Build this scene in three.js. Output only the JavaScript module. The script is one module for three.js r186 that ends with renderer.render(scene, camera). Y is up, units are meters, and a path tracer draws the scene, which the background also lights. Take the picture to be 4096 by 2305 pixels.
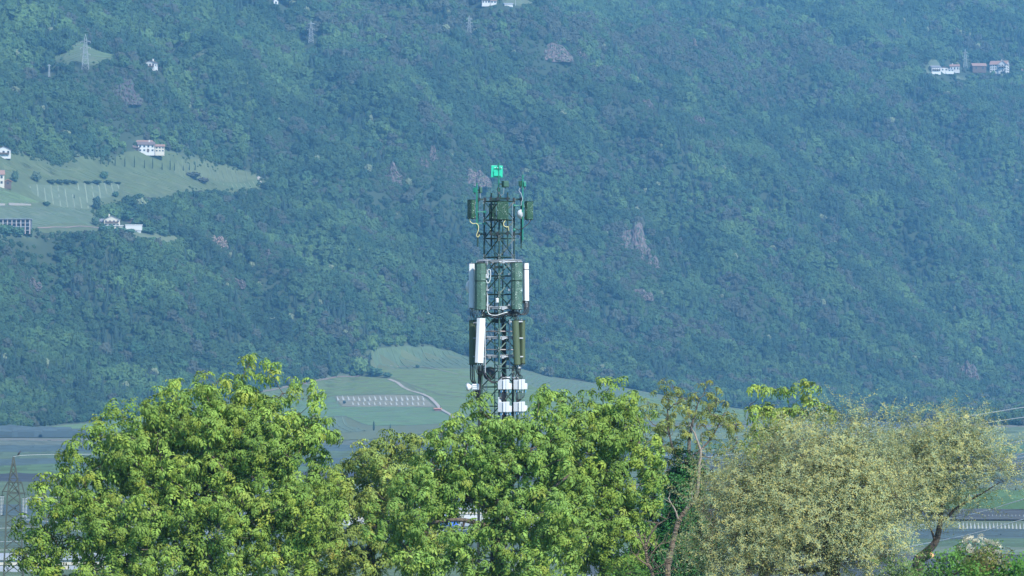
import * as THREE from 'three';
import { mergeGeometries } from 'three/addons/utils/BufferGeometryUtils.js';
import { Sky } from 'three/addons/objects/Sky.js';
import { createNoise2D, createNoise3D } from 'simplex-noise';

// ---------------------------------------------------------------- camera, sky, sun, exposure
const V3 = THREE.Vector3;
const scene = new THREE.Scene();
const EYE = 28, PITCH = Math.atan(328 / 16384);
const camera = new THREE.PerspectiveCamera(2 * Math.atan(0.125 * 2305 / 4096) * 180 / Math.PI, 4096 / 2305, 1, 9000);
camera.position.set(0, EYE, 0);
camera.rotation.set(PITCH, 0, 0);
scene.add(camera);
const toSun = new V3(0.46, 0.66, 0.60).normalize();
const sky = new Sky();
sky.name = 'sky';
sky.scale.setScalar(8000);
sky.material.uniforms.sunPosition.value.copy(toSun);
sky.material.uniforms.turbidity.value = 4;
sky.material.uniforms.rayleigh.value = 1.2;
sky.material.uniforms.mieCoefficient.value = 0.004;
sky.userData.kind = 'structure';
scene.add(sky);
scene.environmentIntensity = 0.2;
const sun = new THREE.DirectionalLight(new THREE.Color(1, 0.955, 0.88), 5);
sun.name = 'sun';
sun.position.copy(toSun).multiplyScalar(900);
sun.castShadow = true;
sun.shadow.mapSize.set(4096, 4096);
Object.assign(sun.shadow.camera, { left: -500, right: 500, top: 500, bottom: -500, near: 1, far: 5000 });
scene.add(sun, sun.target);
scene.fog = new THREE.FogExp2(new THREE.Color(0.22, 0.60, 1.0), 0.000118);
const renderer = new THREE.WebGLRenderer({ antialias: true });
renderer.setSize(1024, 576);
renderer.shadowMap.enabled = true;
renderer.toneMapping = THREE.LinearToneMapping;
renderer.toneMappingExposure = 1.55;

// ---------------------------------------------------------------- helpers
function rng(seed) { let a = seed >>> 0; return () => { a = (a + 0x6d2b79f5) | 0; let t = Math.imul(a ^ (a >>> 15), 1 | a); t = (t + Math.imul(t ^ (t >>> 7), 61 | t)) ^ t; return ((t ^ (t >>> 14)) >>> 0) / 4294967296; }; }
const n2 = createNoise2D(rng(11)), n3 = createNoise3D(rng(12)), n2b = createNoise2D(rng(13));
const fbm = (x, y, o = 4) => { let s = 0, a = 0.5, f = 1; for (let i = 0; i < o; i++) { s += a * n2(x * f + i * 17.3, y * f - i * 9.1); a *= 0.5; f *= 2.03; } return s; };
const clamp = (x, a, b) => Math.min(b, Math.max(a, x)), lerp = (a, b, t) => a + (b - a) * t, sstep = (a, b, x) => { const t = clamp((x - a) / (b - a), 0, 1); return t * t * (3 - 2 * t); };
const C = (r, g, b) => new THREE.Color().setRGB(r, g, b);
const mat = (color, roughness = 0.8, more = {}) => new THREE.MeshStandardMaterial({ color: Array.isArray(color) ? C(...color) : color, roughness, side: THREE.DoubleSide, ...more });
const used = new Map();
function numbered(name) { const n = used.get(name) || 0; used.set(name, n + 1); return n ? name + '_' + String(n).padStart(3, '0') : name; }
function dress(o) { o.castShadow = true; o.receiveShadow = true; return o; }
function thing(name, label, category, pos, group) {
  const g = new THREE.Group(); g.name = numbered(name); if (pos) g.position.copy(pos); g.userData = { label, category }; if (group) g.userData.group = group; scene.add(g); return g;
}
function part(name, geo, m, parent, kind) { const o = dress(new THREE.Mesh(geo, m)); o.name = name; if (kind) o.userData.kind = kind; parent.add(o); return o; }
function structure(name, geo, m, label) { const o = dress(new THREE.Mesh(geo, m)); o.name = numbered(name); o.userData.kind = 'structure'; if (label) o.userData.label = label; scene.add(o); return o; }
const merge = (list) => mergeGeometries(list.map((g) => (g.index ? g.toNonIndexed() : g)));
const UNIT_BOX = new THREE.BoxGeometry(1, 1, 1), UNIT_CYL = new THREE.CylinderGeometry(0.5, 0.5, 1, 10), UNIT_ROD = new THREE.CylinderGeometry(0.5, 0.5, 1, 6);
const Y = new V3(0, 1, 0);
// a straight bar from a to b in the coordinates of its parent
function bar(name, a, b, w, d, m, parent, round = false) {
  const dir = b.clone().sub(a), len = dir.length(), o = part(name, round ? UNIT_CYL : UNIT_BOX, m, parent);
  o.position.copy(a).addScaledVector(dir, 0.5); o.quaternion.setFromUnitVectors(Y, dir.normalize()); o.scale.set(w, len, d); return o;
}
function barGeo(a, b, r1, r2 = r1, sides = 5) {
  const dir = b.clone().sub(a), len = dir.length(), g = new THREE.CylinderGeometry(r2, r1, len, sides, 1, true);
  g.applyQuaternion(new THREE.Quaternion().setFromUnitVectors(Y, dir.normalize())); g.translate((a.x + b.x) / 2, (a.y + b.y) / 2, (a.z + b.z) / 2); return g;
}
function boxAt(name, x, y, z, w, h, d, m, parent) { const o = part(name, UNIT_BOX, m, parent); o.position.set(x, y, z); o.scale.set(w, h, d); return o; }
function roundedBox(w, h, d, r) {
  const s = new THREE.Shape(), x = w / 2 - r, y = d / 2 - r;
  s.moveTo(-x, -y); s.lineTo(x, -y); s.lineTo(x, y); s.lineTo(-x, y); s.closePath();
  const g = new THREE.ExtrudeGeometry(s, { depth: h - 2 * r, bevelEnabled: true, bevelSize: r, bevelThickness: r, bevelSegments: 2, curveSegments: 2 });
  g.rotateX(-Math.PI / 2); g.translate(0, -h / 2 + r, 0); return g;
}
function tube(pts, r, seg = 24, sides = 6) { return new THREE.TubeGeometry(new THREE.CatmullRomCurve3(pts), seg, r, sides); }

// bearings and elevations read off the photograph (4096 wide) as directions from the viewpoint
const FOCAL = 16384;
function ray(px, py) { return new V3((px - 2048) / FOCAL, (1152.5 - py) / FOCAL, -1).applyAxisAngle(new V3(1, 0, 0), PITCH); }
function at(px, py, dist) { const d = ray(px, py); return d.multiplyScalar(dist / -d.z).add(new V3(0, EYE, 0)); }

// ---------------------------------------------------------------- terrain
const knots = (list, s) => { if (s <= list[0][0]) return list[0][1]; for (let i = 1; i < list.length; i++) if (s <= list[i][0]) { const [a, b] = list[i - 1], [c, d] = list[i]; return b + (d - b) * (s - a) / (c - a); } const [a, b] = list[list.length - 2], [c, d] = list[list.length - 1]; return d + (s - c) * (d - b) / (c - a); };
const FOOT = [[-700, 1500], [-300, 1911], [-140, 2190], [0, 2390], [100, 2500], [400, 2867], [900, 3300]];
const WEST = [[-230, 0], [-90, 5], [0, 17], [90, 45], [239, 99], [441, 152], [556, 210], [640, 226], [735, 270], [1300, 500]];
const MID = [[-230, 0], [-90, 5], [0, 17], [90, 48], [330, 150], [520, 236], [600, 272], [650, 286], [690, 291], [850, 293], [930, 326], [1500, 590]];
const EAST = [[-230, 0], [-90, 4], [0, 15], [90, 45], [590, 272], [620, 280], [700, 298], [760, 322], [1300, 560]];
const NEAR = [[0, 22], [60, 17.5], [120, 13.5], [180, 10.5], [240, 6.5], [330, 1.5], [400, 0]];
function mountain(x, D) {
  const s = D - knots(FOOT, x), soft = (list) => (knots(list, s - 22) + knots(list, s) + knots(list, s + 22)) / 3;
  const w = sstep(-60, -190, x), e = sstep(120, 330, x);
  let h = soft(WEST) * w + (soft(MID) * (1 - e) + soft(EAST) * e) * (1 - w);
  const up = sstep(10, 140, s);
  // ridges and gullies run down the slope
  h += up * (34 * fbm(x / 170 + D / 600, D / 380, 2) + 7 * n2(x / 55 + D / 240, D / 150) + 16 * fbm(x / 260 + 5, D / 190, 2)) * (1 - 0.75 * w * sstep(215, 260, s) * sstep(460, 410, s));
  h += up * 13 * Math.exp(-Math.pow((x - 30 - (3060 - D) * 0.28) / 95, 2)) * (1 - w);
  return h;
}
function heightRaw(x, D) {
  if (D < 420) return knots(NEAR, D) + 0.5 * n2(x / 30, D / 30) * sstep(420, 250, D);
  const m = mountain(x, D), q = Math.sqrt(Math.pow((x + 52) / (x > -52 ? 215 : 170), 2) + Math.pow((D - 2450) / 400, 2));
  const fan = q < 1 ? 46 * Math.pow(1 - q, 1.12) : 0, k = 5;
  if (m <= 0.01) return fan;
  return Math.max(m, fan) + (Math.abs(m - fan) < k ? Math.pow(k - Math.abs(m - fan), 2) / (4 * k) * sstep(0, 3, m) : 0);
}
const GX0 = -760, GX1 = 940, GD0 = -60, GD1 = 4020, GS = 12, GNX = Math.round((GX1 - GX0) / GS), GND = Math.round((GD1 - GD0) / GS);
const grid = new Float32Array((GNX + 1) * (GND + 1));
for (let j = 0; j <= GND; j++) for (let i = 0; i <= GNX; i++) grid[j * (GNX + 1) + i] = heightRaw(GX0 + i * GS, GD0 + j * GS);
function height(x, D) {
  const u = clamp((x - GX0) / GS, 0, GNX - 1e-3), v = clamp((D - GD0) / GS, 0, GND - 1e-3), i = Math.floor(u), j = Math.floor(v), a = u - i, b = v - j, k = j * (GNX + 1) + i;
  return lerp(lerp(grid[k], grid[k + 1], a), lerp(grid[k + GNX + 1], grid[k + GNX + 2], a), b);
}
// the spot on the terrain that lies in a given direction
function spot(px, py) {
  const d = ray(px, py), x1 = d.x / -d.z, y1 = d.y / -d.z; let prev = 430;
  for (let D = 430; D < 4000; D += 4) {
    if (EYE + y1 * D < height(x1 * D, D)) {
      let lo = prev, hi = D; for (let i = 0; i < 12; i++) { const m = (lo + hi) / 2; if (EYE + y1 * m < height(x1 * m, m)) hi = m; else lo = m; }
      return { x: x1 * hi, D: hi, y: height(x1 * hi, hi) };
    }
    prev = D;
  }
  return { x: x1 * 3900, D: 3900, y: height(x1 * 3900, 3900) };
}
const area = (list) => list.map(([px, py]) => { const s = spot(px, py); return [s.x, s.D]; });
function inside(poly, x, D) { let r = false; for (let i = 0, j = poly.length - 1; i < poly.length; j = i++) { const [a, b] = poly[i], [c, d] = poly[j]; if ((b > D) !== (d > D) && x < (c - a) * (D - b) / (d - b) + a) r = !r; } return r; }
// ---------------------------------------------------------------- the forest on the mountain
const FOREST_FOOT = area([[-500, 1790], [-200, 1745], [0, 1722], [150, 1708], [330, 1690], [700, 1640], [1000, 1575], [1330, 1506], [1440, 1500], [1490, 1496], [1485, 1440], [1460, 1402], [1600, 1386], [1700, 1386], [1800, 1402], [2000, 1450], [2200, 1508], [2640, 1578], [3000, 1640], [3500, 1692], [4096, 1706], [4500, 1716]]);
const footAt = (x) => knots(FOREST_FOOT.slice().sort((a, b) => a[0] - b[0]), x);
const WOOD = [...FOREST_FOOT, [940, 4020], [-760, 4020]];
const CLEARINGS = [
  area([[-160, 625], [0, 622], [330, 622], [500, 606], [680, 608], [745, 632], [900, 655], [1010, 690], [1045, 715], [1062, 758], [900, 768], [700, 792], [520, 804], [400, 835], [375, 872], [400, 915], [560, 928], [720, 946], [715, 966], [560, 962], [300, 938], [140, 928], [-160, 912]]),
  area([[190, 222], [260, 213], [420, 214], [500, 226], [470, 244], [360, 270], [270, 268], [200, 245]]),
  area([[745, 245], [900, 243], [905, 256], [750, 258]]),
  area([[3690, 292], [3800, 280], [4200, 288], [4200, 306], [3950, 306], [3720, 312]]),
  area([[1990, -30], [2090, -40], [2140, 20], [2080, 30], [2010, 18]]),
];
{
  const pos = [], col = [], uv = [], idx = [];
  for (let j = 0; j <= GND; j++) for (let i = 0; i <= GNX; i++) {
    const x = GX0 + i * GS, D = GD0 + j * GS; pos.push(x, grid[j * (GNX + 1) + i], -D); uv.push(x / 9, D / 9);
    const t = fbm(x / 60, D / 60, 3), m = inside(WOOD, x, D) && !CLEARINGS.some((c) => inside(c, x, D));
    if (m) col.push(0.030 + 0.015 * t, 0.048 + 0.015 * t, 0.023 + 0.01 * t); else col.push(0.080 + 0.02 * t, 0.108 + 0.02 * t, 0.056 + 0.015 * t);
  }
  for (let j = 0; j < GND; j++) for (let i = 0; i < GNX; i++) { const a = j * (GNX + 1) + i, b = a + 1, c = a + GNX + 1, d = c + 1; idx.push(a, b, d, a, d, c); }
  const g = new THREE.BufferGeometry();
  g.setAttribute('position', new THREE.Float32BufferAttribute(pos, 3)); g.setAttribute('color', new THREE.Float32BufferAttribute(col, 3)); g.setAttribute('uv', new THREE.Float32BufferAttribute(uv, 2)); g.setIndex(idx); g.computeVertexNormals();
  structure('terrain', g, mat([1, 1, 1], 1, { vertexColors: true }), 'valley floor and mountain slope');
}
const FELLED = [];   // round openings in the wood for houses and rock
const opening = (px, py, r, squeeze = 1) => { const s = spot(px, py); FELLED.push([s.x, s.D, r, squeeze]); };
const ROCKS = [ // direction, width and height in the photograph, tone
  [2190, 200, 180, 80, 0], [2320, 215, 60, 40, 0], [480, 360, 150, 100, 1], [465, 412, 26, 22, 2], [1730, 620, 60, 80, 0], [1690, 650, 50, 60, 0], [1880, 700, 150, 80, 0], [1805, 745, 36, 40, 2], [1560, 690, 90, 80, 0], [1508, 745, 18, 30, 2],
  [2530, 950, 130, 120, 0], [2590, 1030, 90, 70, 0], [2560, 1170, 100, 50, 0], [3050, 1195, 40, 30, 2], [868, 960, 76, 56, 3], [1070, 1020, 70, 50, 0], [2580, 410, 70, 40, 0], [3215, 235, 44, 60, 0], [2780, 165, 20, 40, 2], [1130, 560, 60, 26, 0],
  [3870, 1478, 90, 70, 0], [3510, 1100, 30, 20, 2], [2800, 480, 50, 50, 0], [940, 1125, 70, 40, 0], [2480, 360, 60, 30, 0], [120, 1130, 70, 50, 0],
];
for (const [px, py, w, h] of ROCKS) { const s = spot(px, py + h * 0.3); FELLED.push([s.x, s.D, w * s.D / FOCAL * 0.42, 1.3]); }

// houses and pylons that stay visible over the trees below them: direction and half width in metres
const VIEWS = [[606, 272, 7], [590, 612, 13], [14, 622, 9], [0, 742, 12], [447, 910, 12], [535, 924, 9], [62, 922, 20], [3740, 290, 9], [3776, 287, 9], [3820, 284, 9], [3990, 288, 14], [3915, 283, 9], [4102, 296, 7], [1955, 16, 15], [2034, 20, 9], [1101, 20, 5], [3474, 1682, 6], [341, 280, 5], [1244, 172, 5], [1877, 132, 5], [3862, 272, 5], [196, 308, 3]].map(([px, py, w]) => { const s = spot(px, py); return [s.x, s.D, w]; });
for (const [px, py, w, h] of ROCKS) { const s = spot(px, py + h * 0.5); VIEWS.push([s.x, s.D, w * s.D / FOCAL * 0.55]); }
function crownGeometry(seed, tall, tufts) {
  const r = rng(seed), list = [], ico = new THREE.IcosahedronGeometry(1, 3), p = ico.attributes.position, o = seed * 7.7;
  const bump = (v) => 0.80 + 0.26 * n3(v.x * 1.5 + o, v.y * 1.5, v.z * 1.5) + 0.17 * n3(v.x * 3.4, v.y * 3.4 + o, v.z * 3.4) + 0.08 * n3(v.x * 7, v.y * 7, v.z * 7 + o);
  const v = new V3();
  for (let i = 0; i < p.count; i++) { v.fromBufferAttribute(p, i).normalize(); const k = bump(v); p.setXYZ(i, v.x * k, v.y * k * tall, v.z * k); }
  ico.computeVertexNormals(); ico.deleteAttribute('uv'); list.push(ico);
  const pos = [];
  for (let i = 0; i < tufts; i++) {
    v.set(r() * 2 - 1, r() * 1.7 - 0.7, r() * 2 - 1); if (v.lengthSq() < 0.05) continue; v.normalize();
    const k = bump(v) * (0.98 + 0.12 * r()), c = new V3(v.x * k, v.y * k * tall, v.z * k), a = new V3(r() - 0.5, r() - 0.5, r() - 0.5).normalize(), b = new V3().crossVectors(a, v).normalize(), s = 0.07 + 0.09 * r();
    const t1 = b.clone().multiplyScalar(s), t2 = a.clone().addScaledVector(v, 0.4).normalize().multiplyScalar(s * 0.9), q = [c.clone().sub(t1), c.clone().add(t2), c.clone().add(t1), c.clone().sub(t2)];
    for (const n of [0, 1, 2, 0, 2, 3]) pos.push(q[n].x, q[n].y, q[n].z);
  }
  const g = new THREE.BufferGeometry(); g.setAttribute('position', new THREE.Float32BufferAttribute(pos, 3)); g.computeVertexNormals(); list.push(g);
  return merge(list);
}
function conifer(seed) {
  const r = rng(seed), list = [];
  for (let i = 0; i < 6; i++) { const c = new THREE.ConeGeometry(0.62 * (1 - i * 0.14), 0.75, 9, 1), p = c.attributes.position; for (let k = 0; k < p.count; k++) if (p.getY(k) < 0) { const q = 0.75 + 0.5 * r(); p.setXYZ(k, p.getX(k) * q, p.getY(k) - 0.12 * r(), p.getZ(k) * q); } c.translate(0, -0.5 + i * 0.36, 0); c.deleteAttribute('uv'); c.computeVertexNormals(); list.push(c); }
  return merge(list);
}
const FAR_LEAF = mat([1, 1, 1], 0.95);
const CROWNS = [crownGeometry(1, 0.95, 170), crownGeometry(2, 1.1, 170), crownGeometry(3, 0.85, 170), crownGeometry(4, 1.25, 170), crownGeometry(5, 1.0, 190), conifer(6)];
{
  const r = rng(77), lots = CROWNS.map(() => []), m = new THREE.Matrix4(), q = new THREE.Quaternion(), e = new THREE.Euler();
  for (let D = 1600; D < 3960; D += 3.7) for (let x0 = -620; x0 < 760; x0 += 4.0) {
    const x = x0 + (r() - 0.5) * 4.2, d = D + (r() - 0.5) * 4.0, k = r(), k2 = r(), k3 = r(), k4 = r(), k5 = r(), k6 = r();
    if (Math.abs(x) / d > 0.16) continue;
    const y = height(x, d); if ((y - EYE) / d > 0.104) continue;
    if (!inside(WOOD, x, d)) continue;
    if (CLEARINGS.some((c) => inside(c, x, d))) continue;
    let bare = 0;
    for (const [fx, fd, fr, sq] of FELLED) { const t = Math.hypot(x - fx, (d - fd) / sq) / fr; if (t < 1.9) bare = Math.max(bare, 1 - (t - 0.75) / 1.15); }
    if (bare > 0.35 + 0.65 * k) continue;
    const zone = fbm(x / 120 + 3, d / 120, 3), zone2 = n2b(x / 38, d / 38), high = sstep(150, 290, y), west = sstep(60, -200, x);
    let size = 1.85 + 1.9 * k * k * k + 0.8 * zone2 * zone2 + 1.1 * high * (0.4 + 0.9 * west) + (k2 < 0.05 ? 1.4 : 0);
    if (bare > 0) size *= 0.72;
    let low = 1;
    CLEARINGS.forEach((c, ci) => { for (const g of ci ? [8, 16, 24, 34] : [6, 12]) if (inside(c, x * (1 + g / d), d + g)) low = Math.min(low, 0.42 + g * 0.014); });
    let gone = false;
    for (const [vx, vd, vw] of VIEWS) { const dd = vd - d, dx = Math.abs(x - vx * d / vd); if (dx < vw + size * 0.6) { if (dd > -8 && dd < 9) gone = true; else if (dd >= 9 && dd < 32) low = Math.min(low, vw > 15 ? 0.7 : 0.36 + dd * 0.014); } }
    if (gone && !(k < 0.3 && bare > 0)) continue;
    size *= gone ? 0.4 : low;
    const beyond = sstep(296, 312, y) * sstep(-200, -80, x) * sstep(380, 200, x); size += 0.9 * beyond;
    let c;
    const dry = sstep(0.12, 0.5, fbm(x / 70 - 8, d / 45 + 4, 3) + 0.5 * bare + 0.12 * (1 - west) + 0.75 * Math.exp(-Math.pow((y - 272 - 14 * n2(x / 90, 3)) / 24, 2)) * sstep(-190, -90, x) * sstep(330, 230, x)) * 0.62;
    if (k3 < dry) { const t = 0.82 + 0.3 * k4; c = [0.050 * t, 0.062 * t, 0.040 * t]; }
    else {
      const t = 0.74 + 0.36 * k4 * k4 + 0.40 * zone + 0.16 * zone2 + 0.14 * beyond, warm = clamp(0.35 + zone2 * 0.4 + zone * 0.5 + (k5 - 0.5) * 0.4, 0, 1);
      c = [lerp(0.021, 0.062, warm) * t, lerp(0.066, 0.112, warm) * t, lerp(0.027, 0.032, warm) * t];
    }
    const bloom = 0.006 + 0.11 * sstep(0.25, 0.6, fbm(x / 90 + 40, d / 60 - 7, 3));
    if (k6 < bloom) { c = [0.16, 0.19, 0.10]; size *= 0.7; }
    const spire = n2b(x / 70 + 9, d / 70) > 0.38 && k2 > 0.6; if (spire) { c = [0.020, 0.046, 0.028]; size *= 0.95; }
    const lot = lots[spire ? 5 : Math.floor(r() * 5)], sy = 0.85 + 0.35 * r();
    e.set((r() - 0.5) * 0.3, r() * 6.28, (r() - 0.5) * 0.3); q.setFromEuler(e);
    m.compose(new V3(x, y + size * (0.55 + 0.5 * r()), -d), q, new V3(size, size * sy, size));
    lot.push([m.clone(), C(...c)]);
  }
  for (let i = 0; i < 60000 + FELLED.length * 260; i++) {
    const z = i < 60000 ? null : FELLED[(i - 60000) % FELLED.length], zr = z ? z[2] * 2.1 * Math.sqrt(r()) : 0, za = r() * 6.283;
    const x = z ? z[0] + Math.cos(za) * zr : -420 + 900 * r(), d = z ? z[1] + Math.sin(za) * zr * z[3] : 1750 + 2000 * r(), a = r(), b = r(), c0 = r(), w = r(); if (Math.abs(x) / d > 0.15) continue;
    const y = height(x, d); if ((y - EYE) / d > 0.1 || !inside(WOOD, x, d)) continue;
    const edge = CLEARINGS.some((c) => inside(c, x, d)); if (edge && !(n2b(x / 22, d / 22) > 0.66 && a < 0.1)) continue;
    const size = 0.9 + 1.1 * a * a, t = 0.7 + 0.5 * b, c = c0 < 0.3 ? [0.050 * t, 0.060 * t, 0.036 * t] : [0.036 * t, 0.074 * t, 0.028 * t];
    e.set(0, w * 6.28, 0); q.setFromEuler(e); m.compose(new V3(x, y + size * 0.4, -d), q, new V3(size, size * 0.9, size)); lots[Math.floor(w * 5)].push([m.clone(), C(...c)]);
  }
  for (const c of CLEARINGS) for (let i = 0; i < c.length; i++) { // scrub along the edges of the clearings
    const a = c[i], b = c[(i + 1) % c.length], n = Math.ceil(Math.hypot(b[0] - a[0], b[1] - a[1]) * 0.8);
    for (let k = 0; k < n; k++) { const t = r(), x = lerp(a[0], b[0], t) + (r() - 0.5) * 7, d = lerp(a[1], b[1], t) + (r() - 0.5) * 9, size = 0.5 + 1.1 * r() * r(), v = 0.7 + 0.5 * r(), y = height(x, d); if (VIEWS.some(([vx, vd, vw]) => Math.abs(x - vx) < vw && Math.abs(d - vd + 6) < 14)) continue; e.set(0, r() * 6.28, 0); q.setFromEuler(e); m.compose(new V3(x, y + size * 0.45, -d), q, new V3(size, size, size)); lots[Math.floor(r() * 5)].push([m.clone(), C(0.036 * v, 0.076 * v, 0.028 * v)]); }
  }
  const forest = new THREE.Group(); forest.name = 'forest'; forest.userData = { kind: 'stuff', label: 'dense broadleaf forest covering the hazy mountain slope', category: 'forest' }; scene.add(forest);
  let total = 0;
  lots.forEach((lot, i) => {
    const im = dress(new THREE.InstancedMesh(CROWNS[i], FAR_LEAF, lot.length)); im.name = 'crowns'; im.userData.kind = 'stuff';
    lot.forEach(([mm, cc], k) => { im.setMatrixAt(k, mm); im.setColorAt(k, cc); }); forest.add(im); total += lot.length;
  });
  console.log('forest crowns', total);
}
// ---------------------------------------------------------------- vineyards, meadows, orchards, tracks
function clipTo(poly, axis, v, keepBelow) {
  const out = [];
  for (let i = 0; i < poly.length; i++) { const a = poly[i], b = poly[(i + 1) % poly.length], ia = keepBelow ? a[axis] <= v : a[axis] >= v, ib = keepBelow ? b[axis] <= v : b[axis] >= v; if (ia) out.push(a); if (ia !== ib) { const t = (v - a[axis]) / (b[axis] - a[axis]); out.push([lerp(a[0], b[0], t), lerp(a[1], b[1], t)]); } }
  return out;
}
function drape(poly, lift, tone, step = GS) {
  const xs = poly.map((p) => p[0]), ds = poly.map((p) => p[1]), pos = [], col = [];
  const i0 = Math.floor((Math.min(...xs) - GX0) / step), i1 = Math.ceil((Math.max(...xs) - GX0) / step), j0 = Math.floor((Math.min(...ds) - GD0) / step), j1 = Math.ceil((Math.max(...ds) - GD0) / step);
  for (let i = i0; i < i1; i++) {
    const strip = clipTo(clipTo(poly, 0, GX0 + i * step, false), 0, GX0 + (i + 1) * step, true); if (strip.length < 3) continue;
    for (let j = j0; j < j1; j++) {
      const cell = clipTo(clipTo(strip, 1, GD0 + j * step, false), 1, GD0 + (j + 1) * step, true); if (cell.length < 3) continue;
      let tri; try { tri = THREE.ShapeUtils.triangulateShape(cell.map((p) => new THREE.Vector2(p[0], p[1])), []); } catch (e) { continue; }
      for (const t of tri) {
        const q = t.map((k) => cell[k]), ar = (q[1][0] - q[0][0]) * (q[2][1] - q[0][1]) - (q[2][0] - q[0][0]) * (q[1][1] - q[0][1]); if (Math.abs(ar) < 1e-5) continue;
        for (const p of ar > 0 ? q : [q[0], q[2], q[1]]) { pos.push(p[0], height(p[0], p[1]) + lift, -p[1]); const c = tone(p[0], p[1]); col.push(c[0], c[1], c[2]); }
      }
    }
  }
  const g = new THREE.BufferGeometry(); g.setAttribute('position', new THREE.Float32BufferAttribute(pos, 3)); g.setAttribute('color', new THREE.Float32BufferAttribute(col, 3)); g.computeVertexNormals(); return g;
}
const FIELD = mat([1, 1, 1], 1, { vertexColors: true }), VINE = mat([1, 1, 1], 0.9, { vertexColors: true }), POST = mat([0.62, 0.60, 0.56], 0.8);
const speckle = (c, k = 0.16, s = 14) => (x, d) => { const t = 1 + k * (fbm(x / s, d / (s * 0.6), 3) * 1.6); return [c[0] * t, c[1] * t, c[2] * t]; };
// rows of vines or fruit trees as low leafy ridges across a field
function rowGeometry(poly, angle, gap, h, w, c, seed, patchy = 0.1) {
  const r = rng(seed), ca = Math.cos(angle), sa = Math.sin(angle), rot = poly.map(([x, d]) => [x * ca + d * sa, -x * sa + d * ca]), vs = rot.map((p) => p[1]), pos = [], col = [];
  for (let v = Math.min(...vs) + gap / 2; v < Math.max(...vs); v += gap) {
    const hits = []; for (let i = 0; i < rot.length; i++) { const a = rot[i], b = rot[(i + 1) % rot.length]; if ((a[1] > v) !== (b[1] > v)) hits.push(a[0] + (v - a[1]) / (b[1] - a[1]) * (b[0] - a[0])); } hits.sort((a, b) => a - b);
    for (let k = 0; k + 1 < hits.length; k += 2) {
      const n = Math.max(1, Math.ceil((hits[k + 1] - hits[k]) / 7)); let prev = null;
      for (let i = 0; i <= n; i++) {
        const u = lerp(hits[k] + 0.5, hits[k + 1] - 0.5, i / n), x = u * ca - v * sa, d = u * sa + v * ca, y = height(x, d), hh = h * (0.75 + 0.5 * r()), j = (r() - 0.5) * 0.3, nx = -sa, nd = ca;
        const ring = [[x - nx * w / 2, y + 0.2, d - nd * w / 2], [x - nx * w * 0.35 + j, y + hh * 0.8, d - nd * w * 0.35], [x + j, y + hh, d + j], [x + nx * w * 0.35 + j, y + hh * 0.8, d + nd * w * 0.35], [x + nx * w / 2, y + 0.2, d + nd * w / 2]];
        if (prev && r() > patchy) for (let e = 0; e < 4; e++) { const t = 0.8 + 0.4 * r(); for (const p of [prev[e], ring[e], ring[e + 1], prev[e], ring[e + 1], prev[e + 1]]) { pos.push(p[0], p[1], -p[2]); col.push(c[0] * t, c[1] * t, c[2] * t); } }
        prev = ring;
      }
    }
  }
  const g = new THREE.BufferGeometry(); g.setAttribute('position', new THREE.Float32BufferAttribute(pos, 3)); g.setAttribute('color', new THREE.Float32BufferAttribute(col, 3)); if (pos.length) g.computeVertexNormals(); return g;
}
let fieldSeed = 900, fieldLift = 0.22;
function field(name, label, pts, c, rows) {
  const poly = area(pts); fieldSeed++; fieldLift = fieldLift > 0.30 ? 0.22 : fieldLift + 0.008;
  const g = drape(poly, fieldLift, speckle(c, name === 'orchard_field' ? 0.3 : 0.24, name === 'orchard_field' ? 26 : 9), name === 'orchard_field' ? GS : GS / 4), o = structure(name, g, FIELD, label);
  if (rows) { const rg = rowGeometry(poly, rows.a, rows.gap || 2.6, rows.h || 0.5, rows.w || 0.9, rows.c || [c[0] * 0.9, c[1] * 1.08, c[2] * 0.85], fieldSeed, rows.patchy); if (rg.attributes.position.count) part('rows', rg, VINE, o, 'stuff'); }
  return o;
}
const GRASS = [0.074, 0.100, 0.040], VGREEN = [0.092, 0.115, 0.050], SOIL = [0.175, 0.150, 0.115], PALE = [0.20, 0.215, 0.12], NET = [0.046, 0.070, 0.074], DEEP = [0.050, 0.085, 0.045];
// terrace on the west slope
field('meadow', 'grassy slope round the terrace farms', [[-160, 628], [0, 625], [330, 625], [500, 609], [680, 611], [745, 635], [900, 657], [1010, 692], [1043, 717], [1058, 757], [900, 766], [700, 790], [520, 802], [397, 833], [372, 872], [398, 917], [560, 930], [718, 948], [712, 964], [560, 960], [300, 936], [140, 926], [-160, 910]], GRASS);
field('vineyard', 'broad vineyard below the cypress row', [[10, 652], [150, 655], [330, 668], [560, 690], [760, 712], [880, 735], [960, 752], [760, 766], [560, 780], [490, 772], [495, 738], [430, 728], [190, 724], [20, 690]], VGREEN, { a: 0.25, gap: 2.8, h: 0.5 });
field('vineyard', 'striped young vineyard with pale posts', [[110, 740], [300, 738], [482, 738], [470, 770], [440, 790], [372, 802], [372, 836], [250, 832], [190, 815], [130, 775]], [0.094, 0.126, 0.068], { a: 1.72, gap: 4.2, h: 0.5, w: 1.0, c: [0.163, 0.200, 0.126] });
field('vineyard', 'vineyard beside the forest edge above the terrace', [[700, 648], [880, 660], [1000, 690], [1035, 712], [850, 720], [735, 716], [690, 690]], VGREEN, { a: 1.74, gap: 3.2, h: 0.5, c: [0.097, 0.130, 0.068] });
field('vineyard', 'small striped vineyard at the tip of the terrace', [[850, 726], [1035, 719], [1052, 754], [960, 760], [905, 748]], [0.072, 0.108, 0.048], { a: 1.86, gap: 3.4, h: 0.5, c: [0.123, 0.158, 0.087] });
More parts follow.
